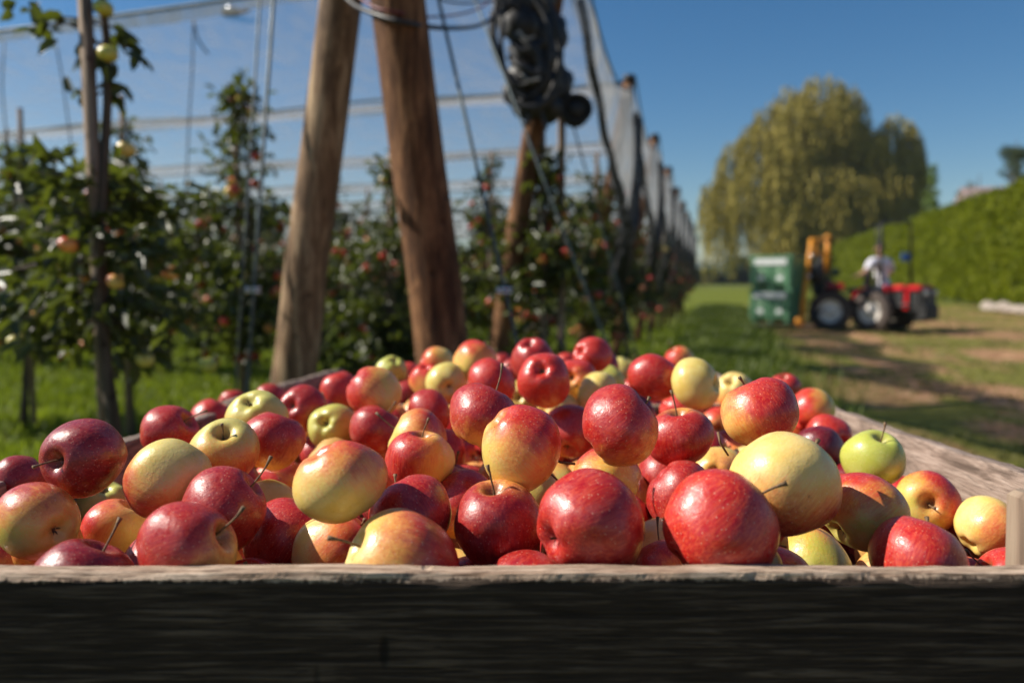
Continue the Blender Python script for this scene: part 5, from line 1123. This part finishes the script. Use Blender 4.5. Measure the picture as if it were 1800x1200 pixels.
part('engine', BLK, FMx, lambda b: (b.box((.55, cy, .72), (1.15, .56, .50), bev=.03), b.box((.3, cy, .45), (.9, .34, .3), bev=.04), b.tube([(.25, cy - .3, .62), (.62, cy - .33, .60), (.9, cy - .3, .66)], .05, 8)))
part('grille', BLK, FMx, lambda b: (b.box((1.21, cy, .74), (.10, .62, .56), bev=.03), b.box((1.27, cy, .50), (.14, .54, .16), bev=.03)))
for k in range(6): part('grille_slat', GRY, FMx, lambda b: b.box((1.272, cy, .58 + k * .055), (.014, .52, .018)))
for yy in (-.20, .20):
    part('headlight', M_plain('headlight_glass', (.6, .6, .6), .12), FMx, lambda b: b.box((1.275, cy + yy, .93), (.04, .17, .10), bev=.015))
part('front_weight', BLK, FMx, lambda b: (b.box((1.22, cy, .48), (.26, .60, .36), bev=.04), b.box((1.0, cy, .34), (.4, .3, .16), bev=.02)))
part('axle', BLK, FMx, lambda b: (b.tube([(0, .1, r_f), (0, TRK - .1, r_f)], .09, 12), b.box((0, cy, r_f), (.34, .4, .34), bev=.05)))
part('axle', BLK, RMx, lambda b: (b.tube([(0, .1, .475), (0, TRK - .1, .475)], .09, 12), b.box((0, cy, .5), (.4, .42, .4), bev=.05)))
def arc_f(b, r1, y0, y1, a0, a1, th=.03, zc=.485, n=10):
    for i in range(n):
        a = R(a0 + (a1 - a0) * i / n); a2 = R(a0 + (a1 - a0) * (i + 1) / n); c1 = [(math.cos(a) * r1, math.sin(a) * r1 + zc), (math.cos(a2) * r1, math.sin(a2) * r1 + zc), (math.cos(a2) * (r1 + th), math.sin(a2) * (r1 + th) + zc), (math.cos(a) * (r1 + th), math.sin(a) * (r1 + th) + zc)]
        b.add([(x_, y0, z_) for x_, z_ in c1] + [(x_, y1, z_) for x_, z_ in c1], [(0, 1, 2, 3), (7, 6, 5, 4), (0, 4, 5, 1), (1, 5, 6, 2), (2, 6, 7, 3), (3, 7, 4, 0)])
part('fender', BLK, RMx, lambda b: arc_f(b, .53, -.15, .17, 20, 165))
part('fender', BLK, RMx, lambda b: arc_f(b, .53, TRK - .17, TRK + .15, 20, 165))
part('fender', RED, FMx, lambda b: arc_f(b, .56, -.15, .20, 108, 200))
part('fender', RED, FMx, lambda b: arc_f(b, .56, TRK - .2, TRK + .15, 100, 195))
part('rear_cover', RED, RMx, lambda b: b.box((.10, cy - .30, 1.06), (.42, .36, .20), bev=.05))
part('hydraulic_block', GRY, RMx, lambda b: (b.box((-.30, cy - .1, .98), (.24, .5, .26), bev=.03), b.tube([(-.4, cy - .3, 1.1), (-.3, cy - .35, 1.2), (-.15, cy - .3, 1.12)], .025, 8), b.tube([(-.42, cy - .2, 1.1), (-.45, cy - .25, 1.25), (-.3, cy - .2, 1.2)], .02, 8)))
mid = Matrix.Translation((front_near + Vector((-.42, .75, 0))) - TB) @ Matrix.Rotation(R(-38), 4, 'Z')
part('centre_frame', RED, mid, lambda b: (b.box((0, 0, .55), (.62, .40, .32), bev=.05), b.box((-.32, -.05, .80), (.10, .46, .44), bev=.04), b.box((.1, 0, .74), (.7, .6, .05), bev=.02)))
part('seat', BLK, mid, lambda b: (b.box((.36, .0, .98), (.44, .44, .12), bev=.04), b.box((.60, .0, 1.20), (.10, .42, .46), bev=.04), b.box((.36, 0, .86), (.24, .24, .14))))
part('steering_column', BLK, mid, lambda b: b.tube([(-.30, 0, .8), (-.24, 0, 1.12)], .035, 10))
st_w = part('steering_wheel', BLK, mid @ Matrix.Translation((-.23, 0, 1.16)) @ Matrix.Rotation(R(22), 4, 'Y'), lambda b: (b.tube([(.19 * math.cos(a), .19 * math.sin(a), 0) for a in [2 * math.pi * q / 24 for q in range(25)]], .014, 8), b.tube([(-.18, 0, 0), (.18, 0, 0)], .011, 6), b.tube([(0, -.18, 0), (0, .18, 0)], .011, 6)))
def rops(b):
    p1 = at(1549, 500, TD - .3) - TB; p2 = at(1549, 395, TD - .3) - TB; p3 = at(1601, 392, TD + .5) - TB; p4 = at(1601, 500, TD + .5) - TB
    b.tube([p1, p2, p2 + Vector((.05, .02, .04)), p3 + Vector((-.05, -.02, .04)), p3, p4], .034, 10)
b = MB(); rops(b); b.build('roll_bar', BLK, trk, True)
b = MB(); c = at(1592, 452, TD + .42) - TB; b.box(c, (.20, .03, .20), bev=.01); bs = b.build('side_panel', M_plain('blue_panel', (.03, .12, .35), .5), trk); tag(bs, 'blue square panel on the rear roll bar post')
b = MB(); c = at(1469, 478, TD + .6) - TB; b.box(c, (.17, .12, .2), bev=.03); b.build('side_box', M_plain('dark_green_box', (.02, .07, .05), .5), trk)
b = MB(); b.tube([at(1542, 500, TD + .1) - TB, at(1541, 420, TD + .1) - TB, at(1541, 398, TD + .1) - TB], .022, 8); b.build('exhaust_pipe', BLK, trk, True)
# orange fork mast on the rear half
def mastbar(b, pts, w_=.05): b.tube([at(*q) - TB for q in pts], w_, 8)
b = MB(); MD = TD + .1
mastbar(b, [(1409, 566, MD - .1), (1412, 520, MD), (1422, 460, MD), (1427, 420, MD)], .055)
mastbar(b, [(1455, 417, MD + .9), (1455, 445, MD + .9), (1452, 478, MD + .9)], .065)
mastbar(b, [(1427, 424, MD), (1455, 420, MD + .9)], .05); mastbar(b, [(1424, 446, MD), (1437, 436, MD + .1), (1427, 420, MD)], .05); mastbar(b, [(1422, 446, MD), (1455, 446, MD + .9)], .045)
b.blob(at(1455, 418, MD + .88) - TB, .09, 10, 7, 3, .05); b.blob(at(1406, 564, MD - .15) - TB, .12, 10, 7, 4, .05)
ms_ = b.build('mast', YEL, trk, True); tag(ms_, 'orange lift mast')
b = MB(); mastbar(b, [(1434, 560, MD + .4), (1440, 500, MD + .5), (1443, 445, MD + .5)], .05); mastbar(b, [(1420, 562, MD), (1445, 545, MD + .3), (1460, 545, MD + .6)], .045); mastbar(b, [(1400, 570, MD - .1), (1350, 571, MD + .1), (1325, 570, MD + .3)], .03); mastbar(b, [(1428, 480, MD), (1445, 490, MD + .6)], .04)
b.box(at(1436, 480, MD + .5) - TB, (.26, .3, .5), bev=.02)
b.build('lift_carriage', BLK, trk, True)
for q in ((1427, 450), (1422, 486)):
    b = MB(); c = at(q[0], q[1], MD - .1) - TB; b.blob(c, .045, 9, 7, 1, .02); b.build('steel_pin', M_CLAMP, trk, True)

# two green plastic bins on the forks
GB = M_plain('green_plastic', (.10, .235, .125), .45, 0, .15, 3); GW = M_plain('white_label_strip', (.72, .74, .72), .5, 0, .06)
def green_bin(zb, label):
    c = at(1381, 568, TD + .2); root = empty('plastic_bin', (c.x, c.y + .55, zb), R(-38)); tag(root, label, 'plastic bin', 'green plastic bins stacked on the tractor forks')
    b = MB(); w_, d_, h_ = 1.0, 1.15, .80; t_ = .04
    for sx in (-1, 1): b.box((sx * (w_ / 2 - t_ / 2), 0, h_ / 2 + .06), (t_, d_ - 2 * t_, h_ - .12))
    for sy in (-1, 1): b.box((0, sy * (d_ / 2 - t_ / 2), h_ / 2 + .06), (w_, t_, h_ - .12))
    b.box((0, 0, .14), (w_ - 2 * t_, d_ - 2 * t_, .04)); b.build('wall', GB, root)
    b = MB(); 
    for sy in (-1, 1): b.box((0, sy * (d_ / 2 + .012), h_ - .03), (w_ + .05, .05, .07), bev=.012)
    for sx in (-1, 1): b.box((sx * (w_ / 2 + .002), 0, h_ - .032), (.05, d_ - .03, .066), bev=.012)
    b.build('rim', GB, root)
    for sx in (-1, 0, 1):
        b = MB(); b.box((sx * (w_ / 2 - .10), 0, .05), (.12, d_ - .04, .12), bev=.01); b.build('skid', GB, root)
    for x_ in (-.43, -.01, .43):
        b = MB(); b.box((x_, -d_ / 2 - .012, h_ / 2), (.05, .03, h_ - .20), bev=.006); b.build('rib', GB, root)
    b = MB(); b.box((-.01, -d_ / 2 - .022, h_ - .145), (.78, .016, .14), bev=.004); b.build('label_strip', GW, root)
    for x_ in (-.24, .22):
        for z_ in (.44, .27):
            b = MB(); b.box((x_, -d_ / 2 - .008, z_), (.15, .012, .09 if z_ > .3 else .11), bev=.004); o = b.build('vent_panel', GW if z_ < .3 else M_plain('pale_green_vent', (.28, .42, .28), .6), root)
    return root
green_bin(.20, 'lower green plastic bin resting on the tractor forks'); green_bin(1.0, 'upper green plastic bin stacked on the lower one, with a bright white strip')

# ---------------------------------------------------------------- driver
def skin_body(name, joints, edges, mt, root_i=0, parent=None, loc=None):
    me = bpy.data.meshes.new(name); me.from_pydata([j[0] for j in joints], edges, []); o = bpy.data.objects.new(name, me); COL.objects.link(o)
    if loc is not None: o.location = loc
    md = o.modifiers.new('skin', 'SKIN'); 
    for i, v in enumerate(me.skin_vertices[0].data): r_ = joints[i][1]; v.radius = r_ if hasattr(r_, '__len__') else (r_, r_); v.use_root = (i == root_i)
    sb = o.modifiers.new('sub', 'SUBSURF'); sb.levels = 2; sb.render_levels = 2; o.data.materials.append(mt)
    dg = bpy.context.evaluated_depsgraph_get(); me2 = bpy.data.meshes.new_from_object(o.evaluated_get(dg)); me2.name = name; o.modifiers.clear(); o.data = me2
    me2.polygons.foreach_set('use_smooth', np.ones(len(me2.polygons), bool))
    if parent: o.parent = parent
    return o
SK = M_plain('skin', (.50, .27, .18), .6, 0, .1); SHIRT = M_plain('white_shirt', (.72, .70, .76), .8, 0, .06, 3); HAIR = M_plain('dark_hair', (.018, .012, .010), .7); JEAN = M_plain('dark_trousers', (.05, .055, .07), .9)
hipp = at(1551, 506, TD + .25) ; W = lambda px, py, dd: at(px, py, TD + .25 + dd) - hipp
J = [(W(1551, 508, 0), (.15, .13)), (W(1550, 490, 0), (.16, .13)), (W(1548, 472, 0), (.18, .13)), (W(1546, 459, 0), (.17, .11)), (W(1546, 451, 0), (.07, .07)), (W(1546, 444, -.02), (.075, .08)), (W(1546, 436, -.03), (.095, .10)), (W(1546, 430, -.02), (.07, .075)),
     (W(1532, 460, -.15), .085), (W(1523, 476, -.26), .055), (W(1512, 483, -.28), .042), (W(1507, 484, -.30), .035), (W(1563, 461, .12), .085), (W(1567, 478, .16), .055), (W(1552, 486, .45), .042), (W(1545, 487, .5), .035),
     (W(1543, 510, -.16), .10), (W(1522, 514, -.2), .08), (W(1518, 540, -.1), .06), (W(1514, 543, -.12), .045), (W(1556, 510, .16), .10), (W(1536, 514, .3), .08), (W(1532, 540, .3), .06), (W(1527, 543, .3), .045)]
Ed = [(0, 1), (1, 2), (2, 3), (3, 4), (4, 5), (5, 6), (6, 7), (3, 8), (8, 9), (9, 10), (10, 11), (3, 12), (12, 13), (13, 14), (14, 15), (0, 16), (16, 17), (17, 18), (18, 19), (0, 20), (20, 21), (21, 22), (22, 23)]
per = skin_body('person', J, Ed, SK, 0, None, hipp); tag(per, 'driver in a white shirt seen from behind, one arm reaching forward on the red tractor', 'person')
def sub(idx, gr):  # clothing grown over the same joints
    mp = {q: i for i, q in enumerate(idx)}; return [(J[q][0], tuple(x + gr for x in (J[q][1] if hasattr(J[q][1], '__len__') else (J[q][1],) * 2))) for q in idx], [(mp[a], mp[b_]) for a, b_ in Ed if a in mp and b_ in mp]
j_, e_ = sub([1, 2, 3, 8, 12, 9, 13], .022); j_.append((J[0][0].lerp(J[1][0], .4), (.185, .165))); e_.append((0, len(j_) - 1)); skin_body('shirt', j_, e_, SHIRT, 0, per)
j_, e_ = sub([0, 16, 17, 18, 20, 21, 22], .018); skin_body('trousers', j_, e_, JEAN, 0, per)
b = MB(); b.blob(W(1547, 433, .0), (.108, .118, .12), 14, 10, 2, .03); hr_ = b.build('hair', HAIR, per, True)
fd = Vector((-.75, .55, 0)).normalized(); hc = W(1546, 437, -.03)
b = MB(); b.blob(hc + fd * .105 + Vector((0, 0, -.012)), (.018, .018, .028), 8, 6, 1, .02)
for s_ in (-1, 1): b.blob(hc + Vector((-fd.y, fd.x, 0)) * .098 * s_ + Vector((0, 0, -.01)), (.018, .018, .035), 8, 6, 1, .02)
b.build('face_details', SK, per, True)
b = MB()
for (w0, s0) in ((W(1507, 484, -.30), -1), (W(1545, 487, .5), 1)):
    for k in range(4): q = w0 + Vector((-.03, (k - 1.5) * .02, .0)); b.tube([q, q + Vector((-.045, 0, -.012)), q + Vector((-.065, 0, -.04)), q + Vector((-.05, 0, -.06))], [.010, .009, .008, .007], 7)
    b.tube([w0 + Vector((0, -.035, 0)), w0 + Vector((-.03, -.055, -.015)), w0 + Vector((-.055, -.045, -.03))], [.012, .010, .008], 7)
b.build('fingers', SK, per, True)


# ---------------------------------------------------------------- light haze over the whole place
HAZE = True
if HAZE:
    b = MB(); b.box((60, 430, 14), (1500, 1100, 34)); hz = b.build('haze', None); x = bpy.data.materials.new('haze'); x.use_nodes = True; t = x.node_tree; t.nodes.clear()
    o_ = t.nodes.new('ShaderNodeOutputMaterial'); pv = t.nodes.new('ShaderNodeVolumePrincipled'); pv.inputs['Density'].default_value = .00025; pv.inputs['Color'].default_value = (.80, .88, .97, 1); pv.inputs['Anisotropy'].default_value = .3
    t.links.new(pv.outputs[0], o_.inputs['Volume']); hz.data.materials.append(x); tag(hz, 'thin pale air haze', kind='stuff')
